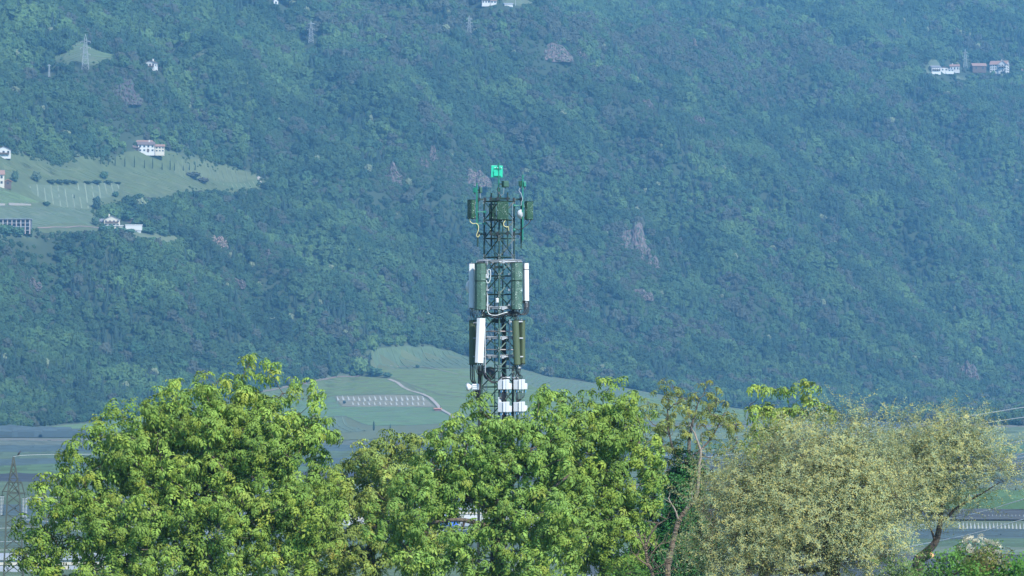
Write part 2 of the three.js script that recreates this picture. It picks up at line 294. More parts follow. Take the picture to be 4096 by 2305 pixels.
field('vineyard', 'vineyard above the long building', [[-120, 828], [30, 826], [130, 830], [370, 842], [366, 876], [398, 908], [150, 910], [-120, 870]], [0.090, 0.119, 0.068], { a: 0.55, gap: 2.8, h: 0.5 });
field('vineyard', 'pale strip of field under the red roofed house', [[-120, 770], [30, 768], [90, 785], [160, 815], [20, 820], [-120, 822]], [0.105, 0.133, 0.071], { a: 0.3, gap: 2.8, h: 1.0 });
field('meadow', 'pale mown strip below the chalet', [[420, 925], [560, 934], [712, 950], [706, 962], [560, 956], [400, 936]], [0.108, 0.133, 0.068]);
// clearings near the top
field('meadow', 'hillside meadow round the big pylon', [[194, 224], [262, 216], [420, 217], [492, 227], [466, 242], [360, 266], [272, 264], [204, 244]], [0.087, 0.112, 0.060], { a: 0.2, gap: 3, h: 0.8 });
field('meadow', 'narrow clearing in the upper forest', [[750, 247], [895, 245], [900, 254], [755, 256]], [0.087, 0.112, 0.060]);
field('meadow', 'grassy shelf in front of the upper farmsteads', [[3700, 292], [3800, 282], [4190, 290], [4190, 304], [3950, 304], [3725, 310]], [0.090, 0.115, 0.064]);
field('meadow', 'top clearing under the uppermost house', [[1995, -25], [2085, -35], [2132, 18], [2080, 27], [2014, 16]], [0.090, 0.115, 0.064]);
// the fan of vineyards at the foot of the mountain
structure('meadow', drape(area([[980, 1585], [1330, 1510], [1480, 1498], [1482, 1404], [1600, 1387], [1690, 1387], [1800, 1403], [2000, 1452], [2200, 1510], [2640, 1580], [2990, 1642], [2990, 1700], [1860, 1720], [1470, 1760], [1000, 1770]]), 0.18, speckle(VGREEN)), FIELD, 'grassy ground between the vineyards of the fan');
field('vineyard', 'upper vineyard of the fan under the forest', [[1480, 1404], [1600, 1388], [1690, 1388], [1800, 1404], [1930, 1438], [1930, 1478], [1720, 1474], [1500, 1466], [1492, 1432]], [0.076, 0.115, 0.057], { a: 1.80, gap: 3.6, h: 0.5, c: [0.087, 0.133, 0.060] });
field('vineyard', 'vineyard of the fan right of the mast', [[1935, 1440], [2200, 1512], [2630, 1582], [2630, 1600], [2300, 1580], [1940, 1520]], [0.083, 0.119, 0.064], { a: 1.45, gap: 3.4, h: 0.5 });
field('vineyard', 'wide middle vineyard of the fan', [[1500, 1470], [1720, 1478], [1930, 1484], [1935, 1600], [1760, 1580], [1640, 1540], [1560, 1512]], VGREEN, { a: 0.1, gap: 2.8, h: 0.5 });
field('vineyard', 'vineyard between the pale track and the mast', [[1640, 1546], [1760, 1584], [1940, 1606], [1945, 1700], [1860, 1700], [1825, 1678], [1768, 1640], [1748, 1618], [1722, 1592], [1690, 1577]], VGREEN, { a: 0.05, gap: 2.8, h: 0.5 });
field('vineyard', 'vineyard left of the pale track', [[1050, 1560], [1330, 1512], [1450, 1506], [1555, 1518], [1630, 1555], [1690, 1582], [1350, 1582], [1020, 1600]], VGREEN, { a: 0.1, gap: 2.8, h: 0.5 });
field('ploughed_field', 'reddish replanted vineyard with pale plant sleeves', [[1340, 1588], [1690, 1586], [1740, 1630], [1500, 1632], [1370, 1628]], [0.165, 0.160, 0.105]);
field('vineyard', 'lower vineyard of the fan', [[1020, 1604], [1335, 1590], [1365, 1632], [1740, 1634], [1850, 1690], [1500, 1706], [1380, 1668], [1200, 1672], [1000, 1660]], [0.083, 0.119, 0.064], { a: 0.05, gap: 2.8, h: 0.5 });
field('vineyard', 'striped vineyard corner beside the cypresses', [[1280, 1672], [1375, 1670], [1470, 1726], [1300, 1740], [1180, 1720]], [0.083, 0.122, 0.064], { a: 1.64, gap: 3.6, h: 0.5, c: [0.123, 0.162, 0.087] });
field('vineyard', 'green field along the foot of the fan right of the mast', [[1945, 1525], [2300, 1585], [2640, 1604], [2980, 1650], [2980, 1690], [2400, 1690], [1945, 1640]], VGREEN, { a: 0.1, gap: 2.8, h: 1.4 });
// valley floor: netted orchards and meadows in bands
const band = (name, label, x0, x1, y0, y1, c, rows) => field(name, label, [[x0, y0], [x1, y0 + (x1 > 3000 && x0 > 2000 ? 6 : 0)], [x1, y1], [x0, y1]], c, rows);
field('vineyard', 'light green field at the forest foot on the west side', [[60, 1724], [330, 1698], [700, 1652], [1000, 1606], [1000, 1680], [700, 1712], [330, 1738], [130, 1732]], [0.087, 0.119, 0.064], { a: 0.1, gap: 2.8, h: 0.5 });
field('orchard_field', 'dark netted orchard wedge on the west side', [[-200, 1735], [50, 1728], [220, 1738], [420, 1752], [100, 1752], [-200, 1752]], NET, { a: 0, gap: 3.4, h: 3, w: 2.4, c: NET });
field('meadow', 'pale strip of field on the west side', [[-200, 1756], [100, 1756], [400, 1760], [700, 1718], [1000, 1688], [1000, 1716], [700, 1762], [400, 1786], [-200, 1780]], [0.118, 0.119, 0.095]);
const bands = [[1792, 1812, [0.076, 0.090, 0.076]], [1814, 1838, NET], [1841, 1868, [0.060, 0.088, 0.060]], [1871, 1896, NET], [1900, 1930, [0.056, 0.095, 0.050]], [1934, 1972, [0.035, 0.043, 0.055]], [1977, 2024, [0.063, 0.090, 0.057]], [2030, 2068, NET], [2074, 2130, [0.067, 0.090, 0.062]], [2138, 2200, [0.055, 0.080, 0.058]], [2210, 2330, [0.072, 0.101, 0.056]]];
bands.forEach(([a, b, c], i) => field('orchard_field', 'band of orchard on the valley floor west, number ' + (i + 1) + ' from the mountain', [[-600, a], [2280, a - 4], [2270, b], [-700, b]], c, { a: 0.02 * (i % 3), gap: 3.4, h: a > 2020 ? 0.7 : 2.4, w: 2.3, c: [c[0] * 0.9, c[1] * 0.98, c[2] * 0.95], patchy: 0.04 }));
const bandsE = [[1716, 1728, [0.108, 0.101, 0.079]], [1731, 1752, [0.079, 0.108, 0.064]], [1756, 1772, [0.105, 0.130, 0.073]], [1776, 1806, [0.055, 0.090, 0.062]], [1810, 1838, [0.047, 0.095, 0.055]], [1843, 1868, NET], [1872, 1882, [0.109, 0.108, 0.114]], [1886, 1914, [0.040, 0.050, 0.060]], [1919, 1936, [0.072, 0.101, 0.071]], [1940, 1972, NET], [1978, 1996, [0.081, 0.104, 0.076]], [2003, 2040, [0.061, 0.112, 0.048]], [2048, 2082, [0.050, 0.055, 0.060]], [2130, 2160, NET], [2168, 2196, [0.058, 0.094, 0.056]], [2204, 2222, [0.105, 0.130, 0.096]], [2230, 2330, [0.045, 0.055, 0.060]]];
bandsE.forEach(([a, b, c], i) => field('orchard_field', 'band of orchard on the valley floor east, number ' + (i + 1) + ' from the mountain', [[2300, a], [4500, a + 3], [4700, b + 3], [2250, b]], c, { a: -0.03 + 0.02 * (i % 4), gap: 3.4, h: a > 2020 ? 0.7 : i % 3 === 0 ? 1.8 : 2.4, w: 2.2, c: [c[0] * 0.9, c[1] * 0.98, c[2] * 0.95], patchy: 0.05 }));
field('vineyard', 'dark field under the forest east', [[3420, 1706], [3700, 1716], [3640, 1740], [3300, 1722]], NET, { a: 0.1, gap: 3.4, h: 2.5, w: 2.2, c: NET });
// tracks
function track(label, pts, w, c) {
  const p = area(pts), L = [], R = []; p.forEach((q, i) => { const a = p[Math.max(0, i - 1)], b = p[Math.min(p.length - 1, i + 1)], dx = b[0] - a[0], dd = b[1] - a[1], l = Math.hypot(dx, dd) || 1; L.push([q[0] - dd / l * w / 2, q[1] + dx / l * w / 2]); R.push([q[0] + dd / l * w / 2, q[1] - dx / l * w / 2]); });
  const pos = []; for (let i = 0; i + 1 < p.length; i++) { const n = 10; for (let k = 0; k < n; k++) { const f = (A, t) => { const q = [lerp(A[i][0], A[i + 1][0], t), lerp(A[i][1], A[i + 1][1], t)]; return [q[0], height(q[0], q[1]) + 0.5, -q[1]]; }, a = f(L, k / n), b = f(R, k / n), d = f(L, (k + 1) / n), e = f(R, (k + 1) / n); pos.push(...a, ...b, ...e, ...a, ...e, ...d); } }
  const g = new THREE.BufferGeometry(); g.setAttribute('position', new THREE.Float32BufferAttribute(pos, 3)); g.computeVertexNormals(); structure('path', g, mat(c, 1), label);
}
track('pale winding track through the fan vineyards', [[1555, 1520], [1590, 1534], [1612, 1552], [1640, 1566], [1690, 1580], [1720, 1594], [1745, 1618], [1762, 1640], [1800, 1660], [1822, 1680], [1850, 1700]], 2.0, [0.30, 0.265, 0.22]);
track('track across the terrace by the chalet', [[150, 914], [260, 913], [400, 915]], 1.4, [0.20, 0.16, 0.13]);
track('track at the tip of the terrace vineyard', [[1036, 700], [1034, 718], [1046, 740], [1062, 758]], 1.8, [0.28, 0.25, 0.21]);
track('low pale wall line in the upper fan vineyard', [[1560, 1466], [1640, 1468], [1720, 1474], [1830, 1500]], 1.1, [0.19, 0.17, 0.135]);
track('reddish earth edge along the forest foot', [[1000, 1578], [1200, 1540], [1340, 1512], [1440, 1506]], 1.5, [0.16, 0.12, 0.095]);
track('reddish earth edge of the fan right of the mast', [[2090, 1474], [2250, 1512], [2420, 1540]], 1.8, [0.16, 0.13, 0.105]);
track('farm road in the valley', [[-100, 1788], [300, 1788], [700, 1787], [1200, 1780]], 6, [0.260, 0.270, 0.280]);
track('field road east in the valley', [[3300, 1755], [3700, 1755], [4150, 1752]], 5, [0.300, 0.250, 0.220]);
// ---------------------------------------------------------------- houses, pylons, rocks and single trees far away
const HM = { white: mat([0.52, 0.51, 0.47], 0.9), cream: mat([0.50, 0.455, 0.355], 0.9), grey: mat([0.40, 0.40, 0.40], 0.9), tile: mat([0.26, 0.155, 0.115], 0.95), tileDark: mat([0.135, 0.105, 0.095], 0.95), slate: mat([0.17, 0.17, 0.18], 0.9), wood: mat([0.11, 0.075, 0.05], 0.95), glass: mat([0.03, 0.035, 0.045], 0.25), concrete: mat([0.42, 0.34, 0.29], 0.95), terracotta: mat([0.42, 0.19, 0.12], 0.95), metal: mat([0.31, 0.33, 0.345], 0.6) };
// house with a gable roof; wings share one thing. Sizes in metres, local +z faces the valley
function house(label, px, py, yaw, wings, extra) {
  const s = spot(px, py), t = thing('house', label, 'house', new V3(s.x, s.y, -s.D), 'houses on the mountain'); t.rotation.y = yaw;
  for (const w of wings) {
    const { x = 0, z = 0, y = 0, w: W, d: Dd, h, roof = 2, along = 'x', wall = HM.white, tile = HM.tile, floors = 2, cols = 4, over = 0.5, gableWood } = w;
    boxAt('wall', x, y + h / 2 - 1, z, W, h + 2, Dd, wall, t);
    const half = (along === 'x' ? Dd : W) / 2, len = (along === 'x' ? W : Dd) / 2 + over;
    if (roof > 0) {
      const tri = new THREE.Shape([new THREE.Vector2(-half, 0), new THREE.Vector2(half, 0), new THREE.Vector2(0, roof)]), gg = new THREE.ExtrudeGeometry(tri, { depth: (len - over) * 2, bevelEnabled: false }); gg.translate(0, 0, -(len - over)); if (along === 'x') gg.rotateY(Math.PI / 2); gg.translate(x, y + h, z); part('gable', gg, gableWood || wall, t);
      const sl = Math.hypot(half + over, roof * (half + over) / half), an = Math.atan2(roof, half);
      for (const sd of [-1, 1]) { const g = new THREE.BoxGeometry(len * 2, 0.22, sl); g.translate(0, 0, sl / 2); g.rotateX(an); if (sd < 0) g.rotateY(Math.PI); if (along !== 'x') g.rotateY(Math.PI / 2); const o = part('roof', g, tile, t); o.position.set(x, y + h + roof + 0.12, z); }
    } else boxAt('roof', x, y + h + 0.2, z, W + over * 2, 0.4, Dd + over * 2, tile, t);
    for (let f = 0; f < floors; f++) for (let c = 0; c < cols; c++) { const fh = h / floors, wx = x + ((c + 0.5) / cols - 0.5) * W, wy = y + fh * (f + 0.52); boxAt('window', wx, wy, z + Dd / 2, Math.min(1.2, W / cols * 0.5), fh * 0.48, 0.16, HM.glass, t); }
    for (const sd of [-1, 1]) for (let f = 0; f < floors; f++) for (const k of [-0.25, 0.25]) boxAt('window', x + sd * W / 2, y + h / floors * (f + 0.52), z + k * Dd, 0.16, h / floors * 0.48, 1, HM.glass, t);
    if (w.chimney !== undefined && roof > 0) boxAt('chimney', w.chimney, 0.2, 0, 0.8, 1.8, 0.8, wall, t.children.filter((q) => q.name === 'roof').pop());
    if (w.balcony) { boxAt('balcony', x, y + h * w.balcony, z + Dd / 2 + 0.6, W * 0.8, 0.9, 1.2, HM.wood, t); }
    if (w.door !== undefined) boxAt('door', x + w.door, y + 1.0, z + Dd / 2, 1.3, 2.1, 0.2, HM.wood, t);
  }
  if (extra) extra(t);
  return t;
}
house('lone white house below the meadow with the big pylon', 606, 272, -0.25, [{ w: 6, d: 6, h: 3.2, roof: 1.3, along: 'z', cols: 3, floors: 1, tile: HM.tileDark, chimney: 1, balcony: 0.2 }]);
house('big farmhouse with brown roofs above the cypress row', 590, 610, 0.15, [{ x: -3, z: -5, y: 1.5, w: 12, d: 7, h: 4, roof: 2, tile: HM.tile, cols: 4, floors: 1 }, { x: -1, w: 10, d: 6, h: 4.6, roof: 1.8, tile: HM.tileDark, cols: 4, floors: 2, door: 1, chimney: 2 }, { x: 7.2, z: 0.5, w: 5.6, d: 5, h: 3.6, roof: 1.2, tile: HM.tile, wall: HM.cream, cols: 3, floors: 2 }, { x: -7, z: 0.5, w: 3.6, d: 5, h: 2.8, roof: 1.3, tile: HM.tileDark, wall: HM.wood, cols: 1, floors: 1 }]);
house('white gabled house at the left edge of the picture beside the forest', 14, 622, 0.1, [{ w: 8, d: 7, h: 3.2, roof: 1.8, along: 'z', tile: HM.tileDark, cols: 3, floors: 1, balcony: 0.3 }]);
house('red roofed house at the left edge of the picture above the pale field', 0, 742, 0.2, [{ x: -1, w: 6, d: 7, h: 6, roof: 2.4, tile: HM.tile, wall: HM.cream, cols: 2, floors: 2 }, { x: 4, z: 1, w: 4, d: 4, h: 2.2, roof: 1, along: 'z', tile: HM.terracotta, wall: HM.wood, cols: 1, floors: 1 }]);
house('cream chalet with an arched gable and balcony below the terrace vineyards', 447, 908, 0.1, [{ w: 9, d: 8, h: 4, roof: 2.1, along: 'z', tile: HM.slate, wall: HM.cream, cols: 4, floors: 2, balcony: 0.62, chimney: -1.5 }, { x: -4.5, z: -1.5, w: 4.5, d: 6, h: 3, roof: 1.5, tile: HM.slate, wall: HM.wood, cols: 1, floors: 1 }, { x: 0, z: 5, y: -1.5, w: 12, d: 3, h: 1.9, roof: 0, tile: HM.white, wall: HM.cream, cols: 2, floors: 1 }]);
house('low white flat roofed garage beside the cream chalet', 535, 922, 0.05, [{ w: 9.4, d: 5, h: 1.0, y: 1.9, roof: 0, tile: HM.white, cols: 0, floors: 1, over: 0.2 }, { x: 1.6, w: 5, d: 4, h: 1.8, roof: 0, tile: HM.white, cols: 0, floors: 1, over: 0 }]);
house('open wooden shed behind the cream chalet', 512, 887, 0.1, [{ w: 4.5, d: 3, h: 1.5, roof: 0.6, tile: HM.tileDark, wall: HM.wood, cols: 0, floors: 1 }]);
// long building with three open storeys
{
  const s = spot(62, 922), t = thing('long_building', 'long three storey building with open concrete frame at the left edge', 'building', new V3(s.x, s.y, -s.D)); t.rotation.y = -0.05;
  const w = 22, x0 = -14, h = 6; boxAt('wall', x0 + w / 2, h / 2 - 1, -3, w, h + 2, 5, mat([0.10, 0.105, 0.115], 0.9), t); boxAt('roof', x0 + w / 2, h + 0.15, -1.6, w + 1, 0.35, 8.4, mat([0.22, 0.23, 0.26], 0.7), t);
  for (const y of [0, 2, 4]) boxAt('floor_slab', x0 + w / 2, y, 0.6, w, 0.28, 3, HM.metal, t);
  for (let i = 0; i <= 9; i++) boxAt('column', x0 + i * w / 9, h / 2 - 1, 1.8, 0.5, h + 2, 0.5, HM.concrete, t);
}
house('whitewashed farmhouse, leftmost of the upper right farmsteads', 3740, 290, 0.25, [{ w: 8, d: 7, h: 4, roof: 1.6, tile: HM.slate, cols: 4, floors: 1, balcony: 0.5 }]);
house('white barn with dark loft between the upper right farmhouses', 3776, 287, 0.1, [{ w: 6, d: 5, h: 3, roof: 1.3, along: 'z', tile: HM.tileDark, gableWood: HM.wood, cols: 2, floors: 1 }, { x: 5.5, z: 1, w: 5, d: 3, h: 1.6, roof: 0.5, tile: HM.metal, cols: 2, floors: 1 }]);
house('reddish roofed house, third of the upper right farmsteads', 3820, 284, -0.15, [{ w: 8, d: 7, h: 3.8, roof: 1.8, tile: HM.tile, cols: 3, floors: 1, chimney: -2 }]);
house('large white inn with tall red roof at the upper right', 3990, 288, -0.35, [{ x: 2, w: 15, d: 10, h: 6.2, roof: 3.4, tile: HM.tile, cols: 7, floors: 3, chimney: 2 }, { x: 6, z: 2, w: 7, d: 8, h: 6.4, roof: 3, along: 'z', tile: HM.tile, cols: 3, floors: 3, balcony: 0.62 }]);
house('dark wooden barn beside the large white inn', 3915, 283, 0.1, [{ w: 12, d: 8, h: 4, roof: 2.4, tile: HM.tile, wall: HM.wood, cols: 2, floors: 1 }]);
house('small white hut cut by the right edge near the inn', 4102, 296, 0, [{ w: 6, d: 5, h: 3, roof: 1, tile: HM.tile, cols: 2, floors: 1 }]);
house('farmhouse cut by the upper edge of the picture', 1955, 16, 0.1, [{ x: -2.2, w: 6, d: 5, h: 2.6, roof: 1.5, tile: HM.tileDark, cols: 3, floors: 1 }, { x: 3.2, z: 1, w: 4.4, d: 4, h: 2.3, roof: 1.2, tile: HM.tile, cols: 2, floors: 1 }]);
house('long low shed beside the uppermost farmhouse', 2034, 20, 0.1, [{ w: 6, d: 2.5, h: 0.8, roof: 0.5, tile: HM.metal, wall: HM.white, cols: 0, floors: 1 }]);
house('tiny white house in the forest near the upper edge', 1101, 20, 0.3, [{ w: 3.2, d: 3.5, h: 3, roof: 1.2, along: 'z', cols: 1, floors: 1, tile: HM.tileDark }]);
house('small red field shed beside the pale winding track', 1750, 1645, 0.1, [{ w: 3.2, d: 2.4, h: 1.1, roof: 0.3, tile: HM.terracotta, wall: mat([0.20, 0.07, 0.07], 0.9), cols: 0, floors: 1 }]);
house('small stone hut at the forest foot above the willows', 3474, 1682, 0.2, [{ w: 4.5, d: 4, h: 2, roof: 1, tile: HM.tileDark, wall: HM.grey, cols: 1, floors: 1 }]);
// sheds on the valley floor seen through the trees
function shed(label, px, py, w, d, h, wall, roof, blue) {
  const s = spot(px, py), t = thing('warehouse', label, 'warehouse', new V3(s.x, s.y, -s.D), 'sheds on the valley floor'); boxAt('wall', 0, h / 2, 0, w, h, d, wall, t); boxAt('roof', 0, h + 0.25, 0, w + 0.8, 0.5, d + 0.8, roof, t); boxAt('fascia', 0, h - 0.35, d / 2 + 0.06, w + 0.4, 0.7, 0.12, HM.cream, t);
  if (blue) boxAt('blue_panel', blue[0], h * 0.42, d / 2 + 0.06, blue[1], h * 0.62, 0.12, mat([0.07, 0.17, 0.55], 0.6), t);
  for (let i = 0; i < 4; i++) boxAt('door', (i / 3 - 0.5) * w * 0.8, h * 0.3, d / 2 + 0.03, 2.2, h * 0.55, 0.08, HM.metal, t);
}
shed('white shed with a blue front, seen through the walnut branches', 1800, 2115, 22, 9, 3.4, HM.white, HM.metal, [-4, 11]);
shed('white shed glimpsed through the leaves right of the mast foot', 2170, 2118, 13, 8, 3.2, HM.white, HM.white);
shed('long grey roofed shed behind the lowest branches of the big walnut', 250, 2292, 18, 9, 2.0, HM.cream, HM.metal);
shed('grey roofed shed behind the foot of the near pylon', 45, 2300, 7, 8, 2.2, HM.grey, HM.metal);
shed('pale shed behind the yellowish walnut', 1400, 2110, 10, 8, 2.2, HM.white, HM.metal);

// lattice pylons
function pylon(name, label, pos, H, wBase, wTop, arms, m, group, bays = 9, t0 = 0.12) {
  const t = thing(name, label, 'pylon', pos, group), c = (k, y) => { const f = y / H, w = f < 0.86 ? lerp(wBase, wTop, f / 0.86) : lerp(wTop, 0.05, (f - 0.86) / 0.14); return new V3([-1, 1, 1, -1][k] * w / 2, y, [1, 1, -1, -1][k] * w / 2); };
  for (let k = 0; k < 4; k++) { bar('leg', c(k, 0), c(k, H * 0.86), t0, t0, m, t); bar('leg', c(k, H * 0.86), c(k, H), t0, t0, m, t); }
  for (let i = 0; i < bays; i++) { const a = H * 0.86 * (1 - Math.pow(1 - i / bays, 1.15)), b = H * 0.86 * (1 - Math.pow(1 - (i + 1) / bays, 1.15)); for (let k = 0; k < 4; k++) { const g = (k + 1) % 4; bar('brace', c(k, a), c(g, b), t0 * 0.6, t0 * 0.6, m, t); bar('brace', c(g, a), c(k, b), t0 * 0.6, t0 * 0.6, m, t); if (i % 2 === 0) bar('brace', c(k, b), c(g, b), t0 * 0.6, t0 * 0.6, m, t); } }
  for (const [f, L] of arms) for (const sd of [-1, 1]) { const tip = new V3(sd * L, H * f, 0), up = new V3(0, H * (f + 0.05), 0); for (const z of [-wTop / 2, wTop / 2]) { bar('crossarm', new V3(sd * wTop * 0.4, H * f, z), tip, t0, t0, m, t); } bar('crossarm', up, tip, t0 * 0.8, t0 * 0.8, m, t); bar('insulator', tip, tip.clone().add(new V3(0, -H * 0.045, 0)), t0 * 1.2, t0 * 1.2, HM.metal, t, true); }
  return t;
}
const PY = mat([0.25, 0.27, 0.265], 0.7), farPylon = (label, px, yb, yt, arms, wb) => { const s = spot(px, yb), H = (yb - yt) * s.D / FOCAL; pylon('power_pylon', label, new V3(s.x, s.y, -s.D), H, wb, wb * 0.32, arms, PY, 'power pylons on the mountain', 9, 0.2); };
farPylon('tall pylon standing in the hillside meadow', 341, 280, 136, [[0.44, 2.9], [0.62, 3.2], [0.79, 3.0]], 4.2);
farPylon('grey pylon rising from the forest between the meadow and the mast', 1244, 172, 82, [[0.4, 2.2], [0.62, 2.4], [0.86, 2.2]], 3.4);
farPylon('pylon on the forest crest above the mast', 1877, 132, 62, [[0.4, 2.0], [0.6, 2.2], [0.8, 2.0]], 3.0);
farPylon('faint pylon between the upper right farmsteads', 3862, 272, 196, [[0.45, 2.4], [0.63, 2.6], [0.8, 2.4]], 3.4);
farPylon('short pole like pylon below the hillside meadow', 196, 308, 256, [[0.9, 0.9]], 1.0);
{ const s = spot(2062, 24), t = dress(new THREE.Mesh(new THREE.CylinderGeometry(0.14, 0.2, 6, 8), HM.metal)); t.name = 'utility_pole'; t.position.set(s.x, s.y + 3, -s.D); t.userData = { label: 'pale pole standing in the top clearing', category: 'pole' }; scene.add(t); }

// the near pylon at the left edge, 330 m away
{
  const PD = 330, k = PD / FOCAL, m = mat([0.046, 0.054, 0.040], 0.8), base = at(52, 2305, PD); base.y = height(base.x, PD); const t = thing('power_pylon', 'near lattice pylon with insulator strings at the left edge', 'pylon', base), L = (px, py, z = 0) => at(px, py, PD - z).sub(base);
  const half = (py) => (py < 1830 ? 1 : py < 1930 ? lerp(1, 20, (py - 1828) / 102) : py < 1975 ? 24 : lerp(24, 48, (py - 1975) / 500)), cn = (i, py) => L(53 + [-1, 1, 1, -1][i] * half(py), py, [1, 1, -1, -1][i] * half(py) * k), fp = 1480 + (EYE - base.y) / k;
  for (let i = 0; i < 4; i++) { bar('leg', cn(i, 1828), cn(i, 1975), 0.11, 0.11, m, t); bar('leg', cn(i, 1976), cn(i, fp), 0.12, 0.12, m, t); }
  const lv = [1850, 1880, 1915, 1975, 2015, 2055, 2095, 2140, 2190, 2240, 2300, 2360, 2430, fp];
  for (let n = 0; n + 1 < lv.length; n++) for (let i = 0; i < 4; i++) { const j = (i + 1) % 4; bar('brace', cn(i, lv[n]), cn(j, lv[n + 1]), 0.07, 0.05, m, t); bar('brace', cn(j, lv[n]), cn(i, lv[n + 1]), 0.05, 0.07, m, t); if (n < 4 || n === 8) bar('brace', cn(i, lv[n]), cn(j, lv[n]), 0.045, 0.045, m, t); }
  for (const z of [-0.42, 0.42]) { const box = [[10, 1966], [30, 1930], [85, 1930], [97, 1975]].map(([x, y]) => L(x, y, z)); for (let i = 0; i < 4; i++) bar('crossarm', box[i], box[(i + 1) % 4], 0.09, 0.08, m, t); bar('crossarm', L(30, 1930, z), L(75, 1974, z), 0.06, 0.05, m, t); bar('crossarm', L(85, 1930, z), L(40, 1972, z), 0.06, 0.05, m, t); }
  for (const [x, y] of [[10, 1966], [97, 1975]]) bar('crossarm', L(x, y, -0.42), L(x, y, 0.42), 0.09, 0.08, m, t);
  const glass = mat([0.34, 0.37, 0.37], 0.3), prof = [[0.01, 0]]; for (let i = 0; i < 14; i++) { const y = -i * 0.112; prof.push([0.03, y - 0.01], [0.125, y - 0.05], [0.12, y - 0.065], [0.03, y - 0.06]); }
  const ig = new THREE.LatheGeometry(prof.map(([r, y]) => new THREE.Vector2(r, y)), 12);
  for (const [x, y] of [[4, 1985], [12, 1985], [92, 1994], [103, 1994]]) { const o = part('insulator', ig, glass, t); o.position.copy(L(x, y, 0.1)); bar('end_fitting', new V3(0, 0.08, 0), new V3(0, -0.02, 0), 0.07, 0.07, m, o, true); }
  for (const [x1, x2, y0, y1] of [[4, 12, 1966, 1985], [92, 103, 1975, 1994]]) { bar('hanger', L((x1 + x2) / 2, y0, 0.1), L((x1 + x2) / 2, y1 - 4, 0.1), 0.05, 0.05, m, t); bar('hanger', L(x1, y1, 0.1), L(x2, y1, 0.1), 0.05, 0.05, m, t); bar('hanger', L(x1, y1 + 78, 0.1), L(x2, y1 + 78, 0.1), 0.05, 0.05, m, t); }
  // wires: they leave this pylon and rise towards the right, over the willows
  const wm = mat([0.66, 0.65, 0.63], 0.5);
  const wire = (label, pts, rad = 0.016) => { const w = pts.map(([x, y, D]) => at(x, y, D)), o = w[0].clone(), g = dress(new THREE.Mesh(tube(w.map((p) => p.clone().sub(o)), rad, 60, 5), wm)); g.name = numbered('power_line'); g.position.copy(o); g.userData = { label, category: 'power line', group: 'power lines' }; scene.add(g); };
  const names = ['topmost power line above the smaller willow', 'second power line from the top beside the smaller willow', 'third power line from the top, right of the smaller willow', 'fourth power line from the top at the right edge', 'fifth power line from the top, just under the fourth', 'sixth power line from the top at the right edge', 'seventh power line from the top at the right edge', 'power line crossing the outer twigs of the smaller willow', 'power line just above the row of pale plant sleeves', 'lowest power line, ending at the elder blossom'];
  [[1630, 1725, 3500, 0], [1670, 1742, 3600, 0], [1763, 1794, 3940, 0], [1815, 1846, 3960, 1], [1829, 1858, 3960, 1], [1851, 1880, 3960, 1], [1892, 1922, 3930, 1], [1925, 1985, 3880, 1], [1998, 2066, 3850, 2], [2078, 2156, 3800, 2]].forEach(([y1, y0, x0, lvl], i) => {
    const sl = (y1 - y0) / (4096 - x0), f = (x) => y1 + (x - 4096) * sl + Math.pow((4096 - x) / 4096, 2) * (4096 * sl + [2010, 2080, 2160][lvl] - y1 + 4096 * 0) ;
    wire(names[i], [[100 + i, [1994, 2072, 2150][lvl] + i * 3, 330], [1000, f(1000), 310], [2000, f(2000), 285], [3000, f(3000), 262], [x0, y0, 250], [4096, y1, 238], [4600, y1 + sl * 520, 226]], 0.027);
  });
  wire('power line crossing low behind the near pylon', [[-400, 2130, 345], [0, 2114, 341], [300, 2104, 338], [900, 2090, 333]], 0.013);
  wire('power line just below it behind the near pylon', [[-400, 2176, 345], [0, 2168, 341], [300, 2160, 338], [900, 2150, 333]], 0.013);
  wire('lowest power line behind the near pylon', [[-400, 2206, 345], [0, 2201, 341], [300, 2195, 338], [900, 2185, 333]], 0.013);
  wire('thin earth wire from the tip of the near pylon', [[52, 1828, 330], [74, 1823.5, 330], [250, 1818, 329], [900, 1822, 326]], 0.012);
  // black bird on the earth wire
  const bp = at(75, 1822.5, 330), bird = dress(new THREE.Mesh((() => {
    const spine = [[-0.17, 0.02, 0.012], [-0.12, 0.05, 0.03], [-0.06, 0.10, 0.062], [0.0, 0.16, 0.085], [0.045, 0.23, 0.078], [0.07, 0.29, 0.05], [0.085, 0.325, 0.042], [0.105, 0.35, 0.044], [0.135, 0.352, 0.03], [0.165, 0.342, 0.012], [0.20, 0.33, 0.002]], N = 10, pos = [], idx = [];
    spine.forEach(([x, y, r], i) => { const a = spine[Math.max(0, i - 1)], b = spine[Math.min(spine.length - 1, i + 1)], d = new V3(b[0] - a[0], b[1] - a[1], 0).normalize(), n = new V3(-d.y, d.x, 0); for (let k = 0; k < N; k++) { const th = k / N * 6.2832; pos.push(x + n.x * Math.cos(th) * r, y + n.y * Math.cos(th) * r, Math.sin(th) * r * 0.9); } });
    for (let i = 0; i + 1 < spine.length; i++) for (let k = 0; k < N; k++) { const a = i * N + k, b = i * N + (k + 1) % N; idx.push(a, b, a + N, b, b + N, a + N); }
    const g = new THREE.BufferGeometry(); g.setAttribute('position', new THREE.Float32BufferAttribute(pos, 3)); g.setIndex(idx); g.computeVertexNormals(); const legs = [-0.02, 0.02].map((z) => { const l = new THREE.CylinderGeometry(0.008, 0.006, 0.12, 5); l.translate(0.01, 0.06, z); return l; });
    return merge([g.toNonIndexed(), ...legs.map((l) => { l.deleteAttribute('uv'); return l; })]);
  })(), mat([0.012, 0.012, 0.016], 0.5)));
  bird.name = 'bird'; bird.position.copy(bp); bird.rotation.y = 0.5; bird.userData = { label: 'black bird perched at the tip of the near pylon', category: 'bird' }; scene.add(bird);
}

